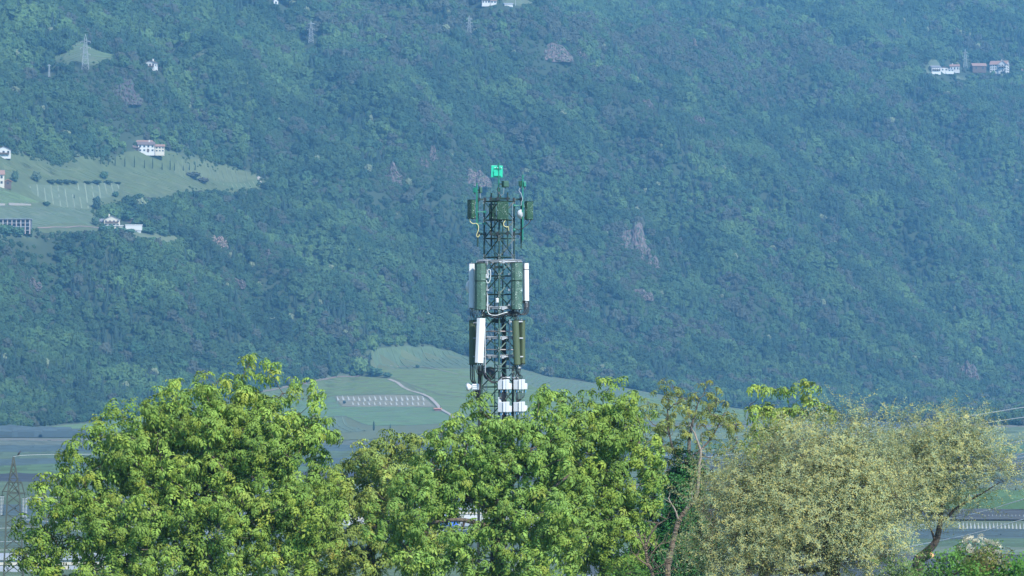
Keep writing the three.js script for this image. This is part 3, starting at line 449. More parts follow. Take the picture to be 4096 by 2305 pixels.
// rock faces breaking through the forest
{
  const tones = [[0.150, 0.112, 0.100], [0.085, 0.072, 0.070], [0.30, 0.225, 0.18], [0.30, 0.205, 0.165]];
  ROCKS.forEach(([px, py, w, h, tone], i) => {
    const s = spot(px, py + h * 0.5), k = s.D / FOCAL, W = w * k * 1.15, H = h * k * 1.15, r = rng(500 + i), pos = [], idx = [], col = [], nx = 46, ny = 26, o = i * 3.1, c = tones[tone];
    for (let b = 0; b <= ny; b++) for (let a = 0; a <= nx; a++) {
      const u = a / nx - 0.5, v = b / ny, top = Math.sqrt(Math.max(0.02, 1 - 3.4 * u * u)) * (0.9 + 0.22 * n2(u * 3 + o, 1)), edge = Math.min(1, (0.5 - Math.abs(u)) * 5), y = v * H * top, x = u * W + 0.5 * n2(v * 4 + o, u * 3), col1 = n2(u * 16 + o, v * 1.6), col2 = n2(u * 40, v * 7 + o);
      const back = -v * H * (0.6 + 0.5 * v) - (1 - edge) * (1 - edge) * 3; pos.push(x, y - 1.5 + height(s.x + x, s.D + v * H * 0.8) * 0, back + 1.5 + 1.1 * col1 + 0.8 * col2 + 0.9 * n2(u * 6, v * 5 + o)); const t = 0.85 + 0.4 * n2(u * 26 + o, v * 2.2) + 0.3 * n2(u * 11, v * 11 + o * 2), mossy = n2(u * 8 + o, v * 8) + 0.6 * n2(u * 30, v * 24 + o) > 0.22; col.push(...(mossy ? [0.055 * t, 0.085 * t, 0.045 * t] : c.map((q) => q * t)));
    }
    for (let b = 0; b < ny; b++) for (let a = 0; a < nx; a++) { const q = b * (nx + 1) + a; idx.push(q, q + 1, q + nx + 2, q, q + nx + 2, q + nx + 1); }
    let g = new THREE.BufferGeometry(); g.setAttribute('position', new THREE.Float32BufferAttribute(pos, 3)); g.setAttribute('color', new THREE.Float32BufferAttribute(col, 3)); g.setIndex(idx); g = g.toNonIndexed(); g.computeVertexNormals();
    const m = dress(new THREE.Mesh(g, FIELD)); m.name = numbered('rock_face'); m.position.set(s.x, s.y, -s.D); m.userData = { kind: 'structure', label: 'bare rock breaking through the forest' }; scene.add(m);
  });
}
// single trees that stand apart from the forest
function farTree(name, label, px, py, wpx, hpx, c, kind = 0, group = 'single trees in the fields') {
  const s = spot(px, py), k = s.D / FOCAL, t = thing(name, label, 'tree', new V3(s.x, s.y, -s.D), group), w = wpx * k / 2, h = hpx * k;
  part('trunk', barGeo(new V3(0, -0.5, 0), new V3(0, h * 0.4, 0), w * 0.12 + 0.05, w * 0.07 + 0.03, 6), BARK_FAR, t);
  const cr = part('crown', CROWNS[kind], mat(c, 0.95), t); cr.scale.set(w * 1.15, h * 0.5, w * 1.15); cr.position.y = h * 0.55; cr.rotation.y = px; return t;
}
const BARK_FAR = mat([0.12, 0.10, 0.08], 0.95);
farTree('round_tree', 'round light green tree at the forest foot above the fan', 1440, 1506, 60, 76, [0.090, 0.155, 0.055], 4);
farTree('round_tree', 'dark round bush row beside the light green round tree', 1500, 1508, 60, 36, [0.035, 0.085, 0.045], 1);
farTree('round_tree', 'dark bush at the end of the hedge above the pale track', 1548, 1512, 34, 24, [0.04, 0.095, 0.05], 2);
farTree('round_tree', 'small dark bush in the middle of the upper fan vineyard', 1670, 1474, 15, 15, [0.03, 0.075, 0.045], 0);
farTree('round_tree', 'tiny dark bush on the reddish replanted vineyard', 1377, 1617, 12, 15, [0.03, 0.06, 0.05], 0);
farTree('round_tree', 'flat dark bush on the pale field at the west valley', 202, 1790, 50, 30, [0.03, 0.07, 0.045], 2);
farTree('round_tree', 'round dark bush at the end of the low stone wall', 186, 826, 28, 22, [0.03, 0.075, 0.04], 2);
farTree('round_tree', 'tall dark conifer at the edge of the terrace vineyard', 386, 840, 30, 50, [0.022, 0.052, 0.035], 3);
farTree('round_tree', 'dark tree at the corner of the striped young vineyard', 462, 790, 24, 24, [0.035, 0.085, 0.04], 1);
farTree('round_tree', 'small dark tree on top of the terrace hedge', 416, 718, 30, 32, [0.045, 0.10, 0.05], 4);
farTree('round_tree', 'tree beside the red roofed house at the left edge', 60, 730, 26, 46, [0.045, 0.09, 0.045], 1);
farTree('round_tree', 'olive tree between the red roofed house and the hedge', 145, 730, 36, 46, [0.075, 0.11, 0.06], 0);
farTree('round_tree', 'pale tree at the corner of the cream chalet', 382, 905, 32, 36, [0.055, 0.10, 0.055], 4);
farTree('round_tree', 'bare purplish bushes at the end of the cypress row', 770, 715, 60, 30, [0.06, 0.075, 0.055], 2);
farTree('round_tree', 'purplish bush lower at the end of the cypress row', 812, 735, 44, 26, [0.07, 0.075, 0.06], 0);
farTree('round_tree', 'young green tree at the forest corner by the fan', 2870, 1660, 40, 40, [0.06, 0.12, 0.05], 3);
farTree('round_tree', 'green bush by the white rock in the east valley', 4060, 1754, 40, 26, [0.06, 0.125, 0.06], 2);
farTree('round_tree', 'dark bush in front of the big farmhouse', 613, 612, 22, 16, [0.03, 0.075, 0.04], 0);
const ORD = ['first', 'second', 'third', 'fourth', 'fifth', 'sixth', 'seventh', 'eighth', 'ninth', 'tenth', 'eleventh', 'twelfth', 'thirteenth'];
[[205, 34, 22], [235, 36, 22], [265, 36, 22], [295, 30, 18], [385, 40, 20], [350, 30, 16], [430, 36, 18], [470, 30, 12]].sort((a, b) => a[0] - b[0]).forEach(([px, w, h], i) => farTree('hedge_bush', ORD[i] + ' dark hedge bush from the left above the striped young vineyard', px, 738, w, h, [0.028, 0.06, 0.038], 2, 'hedge across the terrace'));
[[20, 945, 60, 46], [70, 948, 50, 40], [110, 944, 44, 30], [420, 932, 50, 28], [480, 936, 50, 26], [520, 938, 40, 22], [600, 938, 50, 28], [650, 944, 44, 24], [570, 932, 40, 22]].sort((a, b) => a[0] - b[0]).forEach(([px, y, w, h], i) => farTree('hedge_bush', ORD[i] + ' green bush from the left, below the chalet and the long building', px, y, w, h, [0.045, 0.105, 0.05], 4, 'bushes below the chalet'));
function cypress(label, px, py, hpx, wpx, group) {
  const s = spot(px, py), k = s.D / FOCAL, h = hpx * k, w = wpx * k / 2, r = rng(px), t = thing('cypress_tree', label, 'tree', new V3(s.x, s.y, -s.D), group);
  part('trunk', barGeo(new V3(0, -0.5, 0), new V3(0, h * 0.3, 0), 0.12, 0.08, 5), BARK_FAR, t);
  const g = new THREE.LatheGeometry([[0.02, 0.04], [0.6, 0.10], [1, 0.3], [0.9, 0.55], [0.55, 0.8], [0.05, 1]].map(([a, b]) => new THREE.Vector2(a * w, b * h)), 10), p = g.attributes.position; for (let i = 0; i < p.count; i++) { const q = 0.8 + 0.4 * r(); p.setXYZ(i, p.getX(i) * q, p.getY(i), p.getZ(i) * q); } g.computeVertexNormals(); part('crown', g, CYP, t);
}
const CYP = mat([0.020, 0.045, 0.028], 0.95);
const cyp = [[403, 660, 44], [433, 663, 42], [460, 666, 46], [499, 670, 46], [537, 673, 52], [578, 675, 38], [610, 678, 52], [648, 682, 34], [680, 684, 52], [697, 686, 36], [733, 686, 26], [757, 684, 30], [780, 684, 24]];
cyp.forEach(([x, y, h], i) => cypress(ORD[i] + ' slim cypress from the left in the row below the farmhouse', x, y, h, 4.5, 'cypress row below the farmhouse'));
cypress('taller dark cypress at the foot of the fan', 1495, 1726, 44, 9, 'cypresses at the foot of the fan'); cypress('shorter slim cypress at the foot of the fan', 1561, 1718, 24, 5, 'cypresses at the foot of the fan'); cypress('cypress beside the small red field shed', 1762, 1644, 24, 4, 'cypresses at the foot of the fan'); cypress('tiny cypress inside the striped young vineyard', 296, 795, 18, 4, 'cypresses at the foot of the fan');
// plant sleeves: pale net cones on the young plots
const SLEEVE = mat([0.42, 0.43, 0.38], 0.9, { transparent: true, opacity: 0.55 }), SLEEVE2 = mat([0.36, 0.38, 0.35], 0.9, { transparent: true, opacity: 0.7 });
{
  const cone = new THREE.ConeGeometry(1, 1, 7, 1, true); cone.translate(0, 0.5, 0);
  const put = (px, py, w, h, m, lean, label, group) => { const s = spot(px, py), t = dress(new THREE.Mesh(cone, m)); t.name = numbered('plant_net'); t.position.set(s.x, s.y + 0.2, -s.D); t.scale.set(w, h, w * 1.6); t.rotation.z = lean; t.userData = { label, category: 'plant net', group }; scene.add(t); };
  for (let i = 0; i < 17; i++) put(1352 + i * 21.4, 1605 - 2 * Math.sin(i), 0.85, 2.7, SLEEVE, 0.25, 'pale net in the upper row on the replanted vineyard', 'upper row of nets on the replanted vineyard');
  for (let i = 0; i < 14; i++) put(1412 + i * 21.8, 1622, 0.7, 1.9, SLEEVE, 0.25, 'pale net in the lower row on the replanted vineyard', 'lower row of nets on the replanted vineyard');
  for (let i = 0; i < 22; i++) put(3838 + i * 15.2, 2122 + i * 0.3, 0.30, 1.35, SLEEVE2, 0, 'white cone net in the row beyond the elder blossom', 'row of white cone nets beyond the elder');
  for (let i = 0; i < 14; i++) put(3940 + i * 15.5, 2078, 0.16, 0.8, SLEEVE2, 0, 'small white cone net in the farther row east', 'farther row of small cone nets');
}
{ const w = (label, a, b, y) => { const p = spot(a, y), q = spot(b, y), t = dress(new THREE.Mesh(new THREE.BoxGeometry(Math.hypot(q.x - p.x, q.D - p.D), 1.4, 0.6), mat([0.28, 0.25, 0.215], 0.95))); t.name = numbered('stone_wall'); t.position.set((p.x + q.x) / 2, (p.y + q.y) / 2 + 0.6, -(p.D + q.D) / 2); t.rotation.y = Math.atan2(q.D - p.D, q.x - p.x); t.userData = { label, category: 'wall', group: 'low walls' }; scene.add(t); }; w('low pale stone wall under the red roofed house, left stretch', -20, 18, 823); w('low pale stone wall under the red roofed house, longer stretch', 34, 122, 823); w('low pale wall on the west valley floor', 20, 60, 1838); }
// ---------------------------------------------------------------- the mast with its antennas, 176 m away
const TD = 176, K = TD / FOCAL;
const TP = (px, py, dz = 0) => new V3((px - 2048) * K, EYE + (1480 - py) * K, -TD + dz);
function noiseTexture(size, fn, srgb = true) {
  const d = new Uint8Array(size * size * 4);
  for (let y = 0; y < size; y++) for (let x = 0; x < size; x++) { const c = fn(x / size, y / size); for (let k = 0; k < 3; k++) d[(y * size + x) * 4 + k] = clamp(c[k], 0, 255); d[(y * size + x) * 4 + 3] = 255; }
  const t = new THREE.DataTexture(d, size, size); t.magFilter = THREE.LinearFilter; t.minFilter = THREE.LinearFilter; t.wrapS = t.wrapT = THREE.RepeatWrapping; if (srgb) t.colorSpace = THREE.SRGBColorSpace; t.needsUpdate = true; return t;
}
// paint with chips that show the white plastic underneath
function chippedPaint(rgb, seed, amount) {
  return noiseTexture(256, (u, v) => { const a = n3(u * 9, v * 46, seed), b = n3(u * 40, v * 40, seed + 9), c = n3(u * 3, v * 3, seed + 4); if (a * 0.6 + b * 0.5 + c * 0.3 > amount) return [222, 226, 218]; const t = 1 + 0.10 * n3(u * 5, v * 12, seed + 20) + 0.05 * b; return rgb.map((k) => k * t); });
}
const M = {
  steel: mat([0.012, 0.042, 0.033], 0.55), steelMid: mat([0.030, 0.078, 0.056], 0.5), steelBlack: mat([0.010, 0.016, 0.018], 0.6), teal: mat([0.012, 0.165, 0.108], 0.45), emerald: mat([0.010, 0.40, 0.235], 0.4),
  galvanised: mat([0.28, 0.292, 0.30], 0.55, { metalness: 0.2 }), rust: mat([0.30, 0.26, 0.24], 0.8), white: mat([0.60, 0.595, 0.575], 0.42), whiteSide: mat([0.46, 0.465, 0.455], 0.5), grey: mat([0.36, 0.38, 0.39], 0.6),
  olive: mat([0.062, 0.086, 0.037], 0.55), darkGreen: mat([0.025, 0.085, 0.055], 0.55), black: mat([0.012, 0.012, 0.014], 0.55), cable: mat([0.018, 0.018, 0.02], 0.45), cableWhite: mat([0.60, 0.60, 0.57], 0.5), cableYellow: mat([0.62, 0.56, 0.26], 0.5), cableGrey: mat([0.30, 0.33, 0.36], 0.5),
  blue: mat([0.08, 0.32, 0.62], 0.5), silver: mat([0.6, 0.6, 0.6], 0.35, { metalness: 0.4 }),
};
M.greenPanel = mat([1, 1, 1], 0.5, { map: chippedPaint([64, 92, 77], 3, 0.80) });
M.greenChipped = mat([1, 1, 1], 0.5, { map: chippedPaint([64, 92, 77], 5, 0.64) });
M.topPanel = mat([1, 1, 1], 0.5, { map: chippedPaint([29, 66, 44], 8, 0.68) });

const mastX = 1997, hw = (py) => 60 + Math.max(0, py - 1050) * 0.021;
const corner = (c, py) => { const h = hw(py); return TP(mastX + (c === 0 ? -h : c === 2 ? h : 0), py, (c === 1 ? h : c === 3 ? -h : 0) * K); };
{
  const base = TP(mastX, 1480, 0); base.y = height(base.x, TD);
  const tower = thing('lattice_mast', 'tall dark green steel lattice mast carrying the antennas', 'mast', base);
  const L = (v) => v.clone().sub(base), floorPy = 1480 + (EYE - base.y) / K;
  const levels = [805, 880, 954, 1029, 1104, 1178, 1253, 1326, 1399, 1473, 1548, 1625, 1708, 1798, 1895, 2000, 2112, 2230, 2355, 2490, 2640, 2800, 2970, floorPy];
  for (let c = 0; c < 4; c++) {
    for (const [a, b, m, w] of [[790, 1040, M.steel, 7.5], [1040, 1640, M.steelMid, 8.5], [1640, floorPy, M.steel, 10]]) bar('leg', L(corner(c, a)), L(corner(c, b)), w * K, w * K, m, tower, true);
  }
  const bolts = [];
  for (let i = 0; i < levels.length; i++) {
    const a = levels[i], b = levels[i + 1];
    for (let f = 0; f < 4; f++) {
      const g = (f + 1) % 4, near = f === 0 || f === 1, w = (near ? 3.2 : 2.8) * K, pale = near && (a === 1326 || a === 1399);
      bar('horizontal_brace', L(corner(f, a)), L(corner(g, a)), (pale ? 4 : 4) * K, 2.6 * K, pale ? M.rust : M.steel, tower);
      if (b === undefined) continue;
      const paint = a > 1030 && a < 1600 ? M.steelMid : M.steel;
      if (near || i % 2 === 0) bar('diagonal_brace', L(corner(f, a)), L(corner(g, b)), w * 1.25, w, paint, tower);
      if (near || i % 2 === 1) bar('diagonal_brace', L(corner(g, a)), L(corner(f, b)), w, w * 1.25, paint, tower);
    }
    for (let c = 0; c < 3; c++) for (const dy of [-9, -4, 4, 9]) { const p = L(corner(c, a + dy)); const s = new THREE.SphereGeometry(1.3 * K, 5, 4); s.translate(p.x - 3 * K, p.y, p.z + 5 * K); bolts.push(s); const s2 = s.clone(); s2.translate(6 * K, 0, 0); bolts.push(s2); }
  }
  part('bolts', merge(bolts), M.silver, tower, 'stuff');
  // ladder inside the mast
  const ladder = new THREE.Group(); ladder.name = 'ladder'; tower.add(ladder);
  for (const x of [1979, 2011]) bar('rail', L(TP(x, 800, -0.2)), L(TP(x, 2320, -0.2)), 4.6 * K, 4 * K, M.steel, ladder);
  for (let y = 815; y < 2310; y += 28) bar('rung', L(TP(1979, y, -0.2)), L(TP(2011, y, -0.2)), 2 * K, 2 * K, M.steel, ladder, true);
  // posts and arms of the head
  const post = (x, y1, y2, dz, w, m) => bar('mounting_pipe', L(TP(x, y1, dz)), L(TP(x, y2, dz)), w * K, w * K, m, tower, true);
  post(1995, 653, 812, 0, 6, M.teal); post(1907, 732, 912, 0.12, 6.5, M.teal); post(2090.5, 699, 962, 0.12, 6.5, M.teal);
  post(1911, 768, 987, 0.02, 7, M.steel); post(2085, 790, 993, 0.02, 6.5, M.steel); post(1965, 770, 985, -0.4, 7, M.steel); post(2031, 772, 996, 0.75, 6.5, M.steel);
  for (const y of [797, 936]) {
    bar('outrigger', L(TP(1912, y, 0.02)), L(TP(1944, y, 0)), 7 * K, 4 * K, M.steel, tower); bar('outrigger', L(TP(2052, y, 0)), L(TP(2087, y, 0.02)), 7 * K, 4 * K, M.steel, tower);
    bar('outrigger', L(TP(1962, y, 0.66)), L(TP(2040, y, 0.72)), 8 * K, 4 * K, M.steel, tower); bar('outrigger', L(TP(1966, y, -0.4)), L(TP(1997, y, -0.6)), 7 * K, 4 * K, M.steel, tower);
    for (const [x, dz] of [[1941, 0.04], [1916, 0.06], [1963, 0.7], [1991, 0.74], [2030, 0.8], [2055, 0.05], [2083, 0.06]]) { const o = boxAt('clamp_plate', 0, 0, 0, 9 * K, 14 * K, 5 * K, M.steelBlack, tower); o.position.copy(L(TP(x, y, dz))); }
  }
  for (const [x1, x2, y] of [[1908, 1945, 847], [1908, 1945, 894], [2056, 2090, 822], [2056, 2090, 918]]) { bar('pipe_clamp', L(TP(x1, y, 0.12)), L(TP(x2, y, 0.05)), 3.4 * K, 3 * K, M.teal, tower); }
  for (const [x, y] of [[1940, 848], [1940, 894], [2058, 822], [2056, 919]]) { const o = boxAt('pipe_clamp', 0, 0, 0, 9 * K, 11 * K, 8 * K, M.teal, tower); o.position.copy(L(TP(x, y, 0.05))); }
  // galvanised rings that carry the two lower tiers
  const ring = (py, r, n, hgt, m, dx = 0, brackets = 5) => {
    const g0 = new THREE.Group(); g0.name = 'antenna_ring'; tower.add(g0);
    for (let i = 0; i < n; i++) {
      const a = (i / n) * 2 * Math.PI, b = ((i + 1) / n) * 2 * Math.PI, p = (t, k = r) => L(TP(mastX + dx + Math.sin(t) * k, py, Math.cos(t) * k * K));
      bar('ring_bar', p(a), p(b), hgt * K, 3.5 * K, m, g0); bar('ring_bar', p(a).add(new V3(0, 0.055, 0)), p(b).add(new V3(0, 0.055, 0)), 2 * K, 8 * K, m, g0);
      if (i % 2 === 0) { const o = boxAt('ring_clamp', 0, 0, 0, brackets * 2.1 * K, (hgt + 5) * K, 7 * K, m, g0); o.position.copy(p((a + b) / 2, r * 1.02)).add(new V3(0, -0.02, 0)); o.rotation.y = (a + b) / 2; }
    }
    for (let c = 0; c < 4; c++) { const e = L(corner(c, py)), t = [-Math.PI / 2, 0, Math.PI / 2, Math.PI][c]; bar('ring_strut', e, L(TP(mastX + dx + Math.sin(t) * r, py, Math.cos(t) * r * K)), 5 * K, 4 * K, m, g0); }
  };
  ring(1048, 88, 16, 6, M.galvanised); ring(1233, 66, 14, 7, M.galvanised); ring(1353, 62, 14, 6, M.galvanised); ring(1427, 62, 14, 6, M.galvanised);
  for (const [x, y1, y2, dz, w] of [[1941, 1283, 1492, 0.55, 5.5], [2039, 1278, 1484, 0.55, 5], [1948, 1046, 1245, 0.6, 5], [2046, 1046, 1245, 0.6, 5], [1893, 1275, 1470, 0.1, 4.5], [2086, 1275, 1470, 0.25, 4.5], [2005, 1497, 1640, 0.62, 5], [2067, 1497, 1640, 0.4, 5.5], [1886, 1050, 1240, 0.05, 5], [2098, 1050, 1240, -0.1, 5]]) post(x, y1, y2, dz, w, M.galvanised);
  for (const y of [1161, 1221]) for (const x of [1947, 2043]) { const o = boxAt('pipe_clamp', 0, 0, 0, 20 * K, 8 * K, 12 * K, M.galvanised, tower); o.position.copy(L(TP(x, y, 0.62))); }
  for (const y of [1066, 1098]) for (const x of [1952, 2040]) { const o = boxAt('pipe_clamp', 0, 0, 0, 12 * K, 6 * K, 10 * K, M.galvanised, tower); o.position.copy(L(TP(x, y, 0.62))); }
  for (const [x1, x2, y, dz] of [[1893, 1941, 1291, 0.4], [2039, 2090, 1287, 0.5], [2039, 2092, 1353, 0.5], [2039, 2092, 1427, 0.5], [1893, 1941, 1353, 0.4], [1893, 1941, 1427, 0.4], [1888, 1925, 1080, 0.3], [2070, 2104, 1070, 0.2], [1888, 1925, 1210, 0.3], [2070, 2104, 1205, 0.2], [2005, 2040, 1510, 0.62], [2050, 2075, 1512, 0.4]]) bar('outrigger', L(TP(x1, y, dz)), L(TP(x2, y, dz - 0.1)), 5 * K, 4 * K, M.galvanised, tower);
  // dark service plates behind the ladder, and the cable duct down the inside
  for (const [x, y, w, h] of [[1996, 1068, 36, 10], [1990, 1283, 50, 14], [1997, 1112, 44, 6]]) { const o = boxAt('service_plate', 0, 0, 0, w * K, h * K, 0.03, M.steelBlack, tower); o.position.copy(L(TP(x, y, -0.3))); }
  bar('cable_duct', L(TP(2016, 1300, -0.05)), L(TP(2016, 2300, -0.05)), 10 * K, 6 * K, M.steelBlack, tower);
  bar('cable_duct', L(TP(2051, 1465, 0.1)), L(TP(2053, 2300, 0.1)), 9 * K, 8 * K, M.steelBlack, tower);
  bar('cable_duct', L(TP(1917, 1465, 0.1)), L(TP(1914, 2300, 0.1)), 11 * K, 8 * K, M.steelBlack, tower);
}

// a panel antenna: a long radome with end caps, two back brackets and a row of plugs underneath
function panelAntenna(label, o) {
  const { px, top, bottom, w, d, yaw, m, dz = 0.5, lean = 0, seam, group, facets = 'hex', plugs = 5, name = 'panel_antenna', back = 0.11 } = o;
  const h = (bottom - top) * K, W = w * K, Dp = d * K, c = TP(px, bottom, dz), t = thing(name, label, 'antenna', c, group);
  t.rotation.set(0, yaw, lean);
  const s = new THREE.Shape(); let radome;
  if (facets === 'hex') { s.moveTo(-W * 0.5, -Dp * 0.5); s.lineTo(W * 0.5, -Dp * 0.5); s.lineTo(W * 0.5, Dp * 0.12); s.lineTo(W * 0.2, Dp * 0.5); s.lineTo(-W * 0.2, Dp * 0.5); s.lineTo(-W * 0.5, Dp * 0.12); }
  else if (facets === 'round') { s.moveTo(-W * 0.5, -Dp * 0.5); s.lineTo(W * 0.5, -Dp * 0.5); for (let i = 0; i <= 14; i++) { const a = i / 14 * Math.PI; s.lineTo(Math.cos(a) * W * 0.5, Dp * 0.1 + Math.sin(a) * Dp * 0.4); } }
  else { const r = Math.min(W, Dp) * 0.16; s.moveTo(-W / 2, -Dp / 2); s.lineTo(W / 2, -Dp / 2); s.lineTo(W / 2, Dp / 2 - r); s.lineTo(W / 2 - r, Dp / 2); s.lineTo(-W / 2 + r, Dp / 2); s.lineTo(-W / 2, Dp / 2 - r); }
  s.closePath();
  const g = new THREE.ExtrudeGeometry(s, { depth: h - 0.03, bevelEnabled: true, bevelThickness: 0.006, bevelSize: 0.006, bevelOffset: -0.006, bevelSegments: 1 });
  g.rotateX(-Math.PI / 2); g.scale(1, 1, -1); g.translate(0, 0.015, 0);
  // texture coordinates in units of 0.6 m
  { const p = g.attributes.position, uv = g.attributes.uv; for (let i = 0; i < p.count; i++) uv.setXY(i, (p.getX(i) + p.getZ(i) * 0.7) / 0.6, p.getY(i) / 1.4 + 0.13); }
  g.deleteAttribute('normal'); { const gi = g.index ? g.toNonIndexed() : g; gi.computeVertexNormals(); radome = part('radome', gi, m, t); }
  const cap = new THREE.ExtrudeGeometry(s, { depth: 0.018, bevelEnabled: false }); cap.rotateX(-Math.PI / 2); cap.scale(1.012, 1, -1.012);
  const capM = o.capM || m; const c1 = part('end_cap', cap, capM, radome); c1.position.y = -0.004; const c2 = part('end_cap', cap, capM, radome); c2.position.y = h - 0.014;
  for (const y of [h * 0.12, h * 0.86]) { boxAt('bracket', 0, y, -Dp / 2 - back / 2, 0.07, 0.055, back, M.galvanised, t); }
  const rod = UNIT_ROD;
  for (let i = 0; i < plugs; i++) { const q = part('plug', rod, i % 2 ? M.silver : M.black, t); q.position.set((i - (plugs - 1) / 2) * W * 0.8 / plugs, -0.035, ((i % 2) - 0.5) * Dp * 0.3); q.scale.set(0.028, 0.07, 0.028); }
  if (seam) { const sy = (bottom - seam) * K, sg = new THREE.ExtrudeGeometry(s, { depth: 0.028, bevelEnabled: false }); sg.rotateX(-Math.PI / 2); sg.scale(1.02, 1, -1.02); part('seam_band', sg, o.seamM || m, radome).position.y = sy; }
  return t;
}
// head of the mast
panelAntenna('square dark green panel antenna at the mast head beside the leftmost teal pipe', { px: 1884, top: 799, bottom: 874, w: 34, d: 17, yaw: -1.0, m: M.topPanel, dz: 0.05, facets: 'box', plugs: 3, group: 'square green panels at the mast head', back: 0.2 });
panelAntenna('square dark green panel antenna in the middle of the mast head, facing the camera', { px: 2011, top: 808, bottom: 882, w: 46, d: 14, yaw: -0.05, m: M.topPanel, dz: 0.95, facets: 'box', plugs: 3, group: 'square green panels at the mast head' });
panelAntenna('square dark green panel antenna at the mast head beside the white drum dish', { px: 2117, top: 805, bottom: 879, w: 34, d: 16, yaw: 0.75, m: M.topPanel, dz: 0.1, facets: 'box', plugs: 3, group: 'square green panels at the mast head', back: 0.2 });
panelAntenna('narrow dark panel antenna behind the mast head, seen from its back', { px: 1970, top: 812, bottom: 876, w: 26, d: 14, yaw: 2.8, m: M.darkGreen, dz: -0.6, facets: 'box', plugs: 2, group: 'square green panels at the mast head' });
// upper tier
panelAntenna('tall white panel antenna of the upper tier, in front of a round white dish', { px: 1887, top: 1054, bottom: 1233, w: 22, d: 16, yaw: -0.12, m: M.white, dz: 0.25, facets: 'box', plugs: 6, group: 'upper tier panel antennas' });
panelAntenna('wide grey-green panel antenna of the upper tier, next to the white dish side', { px: 1921, top: 1054, bottom: 1241, w: 44, d: 28, yaw: -0.28, m: M.greenPanel, dz: 0.75, seam: 1127, facets: 'hex', plugs: 6, group: 'upper tier panel antennas' });
panelAntenna('wide grey-green panel antenna of the upper tier with many white paint chips', { px: 2068, top: 1051, bottom: 1240, w: 42, d: 28, yaw: 0.12, m: M.greenChipped, dz: 0.75, seam: 1126, seamM: M.greenPanel, facets: 'hex', plugs: 6, group: 'upper tier panel antennas' });
panelAntenna('tall white panel antenna of the upper tier beside the paint-chipped green panel', { px: 2105, top: 1052, bottom: 1205, w: 20, d: 16, yaw: 0.5, m: M.white, dz: 0.3, lean: 0.012, seam: 1080, facets: 'box', plugs: 7, group: 'upper tier panel antennas' });
panelAntenna('partly hidden white panel antenna behind the rightmost upper tier panel', { px: 2103, top: 1060, bottom: 1230, w: 26, d: 14, yaw: 1.4, m: M.whiteSide, dz: -0.05, facets: 'box', plugs: 4, group: 'upper tier panel antennas' });
// lower tier
panelAntenna('slim olive panel antenna of the lower tier, left of the white one', { px: 1889, top: 1282, bottom: 1459, w: 24, d: 22, yaw: -0.35, m: M.olive, dz: 0.3, facets: 'round', plugs: 4, group: 'lower tier panel antennas' });
panelAntenna('bright white tilted panel antenna of the lower tier', { px: 1917, top: 1272, bottom: 1453, w: 33, d: 20, yaw: 0.12, m: M.white, dz: 0.85, lean: -0.047, facets: 'hex', plugs: 6, group: 'lower tier panel antennas', capM: M.whiteSide });
panelAntenna('slim olive panel antenna of the lower tier, tilted, in front of another olive one', { px: 2069, top: 1282, bottom: 1460, w: 26, d: 22, yaw: 0.1, m: M.olive, dz: 0.8, lean: 0.042, facets: 'round', plugs: 5, group: 'lower tier panel antennas' });
panelAntenna('slim olive panel antenna of the lower tier, upright, behind the tilted olive one', { px: 2090, top: 1282, bottom: 1455, w: 20, d: 22, yaw: 0.9, m: M.olive, dz: 0.3, facets: 'round', plugs: 4, group: 'lower tier panel antennas' });

// head: the emerald plate and the small radio boxes on the pipes
{
  const t = thing('plate_antenna', 'bright emerald square plate antenna on the very top of the mast', 'antenna', TP(1987, 709, -0.05));
  t.rotation.z = -0.02; t.rotation.y = 0.12;
  const g = roundedBox(46 * K, 48 * K, 0.05, 0.02); g.translate(0, 24 * K, 0); part('plate', g, M.emerald, t);
  for (const [x, y, w, h] of [[-6, 24, 17, 8], [13, 25, 8, 7], [2, 15, 30, 18]]) boxAt('housing', x * K, y * K, 0.05, w * K, h * K, 0.05, M.emerald, t);
  bar('bracket', new V3(-8 * K, 38 * K, 0.06), new V3(17 * K, 38 * K, 0.06), 3 * K, 4 * K, M.emerald, t); bar('bracket', new V3(2 * K, 5 * K, 0.06), new V3(14 * K, 5 * K, 0.06), 3 * K, 4 * K, M.steel, t);
  for (const x of [-9, 2, 16]) { const b = part('bolt', new THREE.SphereGeometry(2.4 * K, 8, 6), M.silver, t); b.position.set(x * K, 38 * K, 0.085); }
  const small = (label, px, py, w, h, d, yaw, m, dz, bx) => {
    const k = thing('radio_box', label, 'radio unit', TP(px, py + h / 2, dz), 'small radio boxes at the mast head'); k.rotation.y = yaw;
    const b = roundedBox(w * K, h * K, d * K, 0.02); b.translate(0, h / 2 * K, 0); part('housing', b, m, k);
    const lid = roundedBox(w * 0.86 * K, h * 0.8 * K, 0.02, 0.006); lid.translate(0, h / 2 * K, d / 2 * K + 0.006); part('lid', lid, m, k);
    bar('arm', new V3(0, h / 2 * K, -d / 2 * K), new V3(bx * K, h / 2 * K, -d / 2 * K), 5 * K, 4 * K, m === M.teal ? M.teal : M.steel, k); bar('gland', new V3(0, -6 * K, 0), new V3(0, 0, 0), 3 * K, 3 * K, M.black, k, true);
  };
  small('small dark green radio box on a stub arm below the emerald plate', 2021, 736, 23, 26, 18, 0.5, M.darkGreen, 0.08, -22);
  small('small teal radio box clipped to the leftmost teal pipe', 1899, 761, 11, 20, 10, -0.3, M.teal, 0.15, 8);
  small('dark radio box behind the top of the leftmost teal pipe', 1922, 760, 10, 26, 12, 0.4, M.darkGreen, 0.05, -12);
  small('teal radio box on the mast side of the rightmost teal pipe', 2081, 735, 10, 22, 10, -0.5, M.darkGreen, 0.12, 9);
  small('pale teal radio box on the outer side of the rightmost teal pipe', 2098, 737, 11, 22, 10, 0.4, M.teal, 0.12, -8);
}
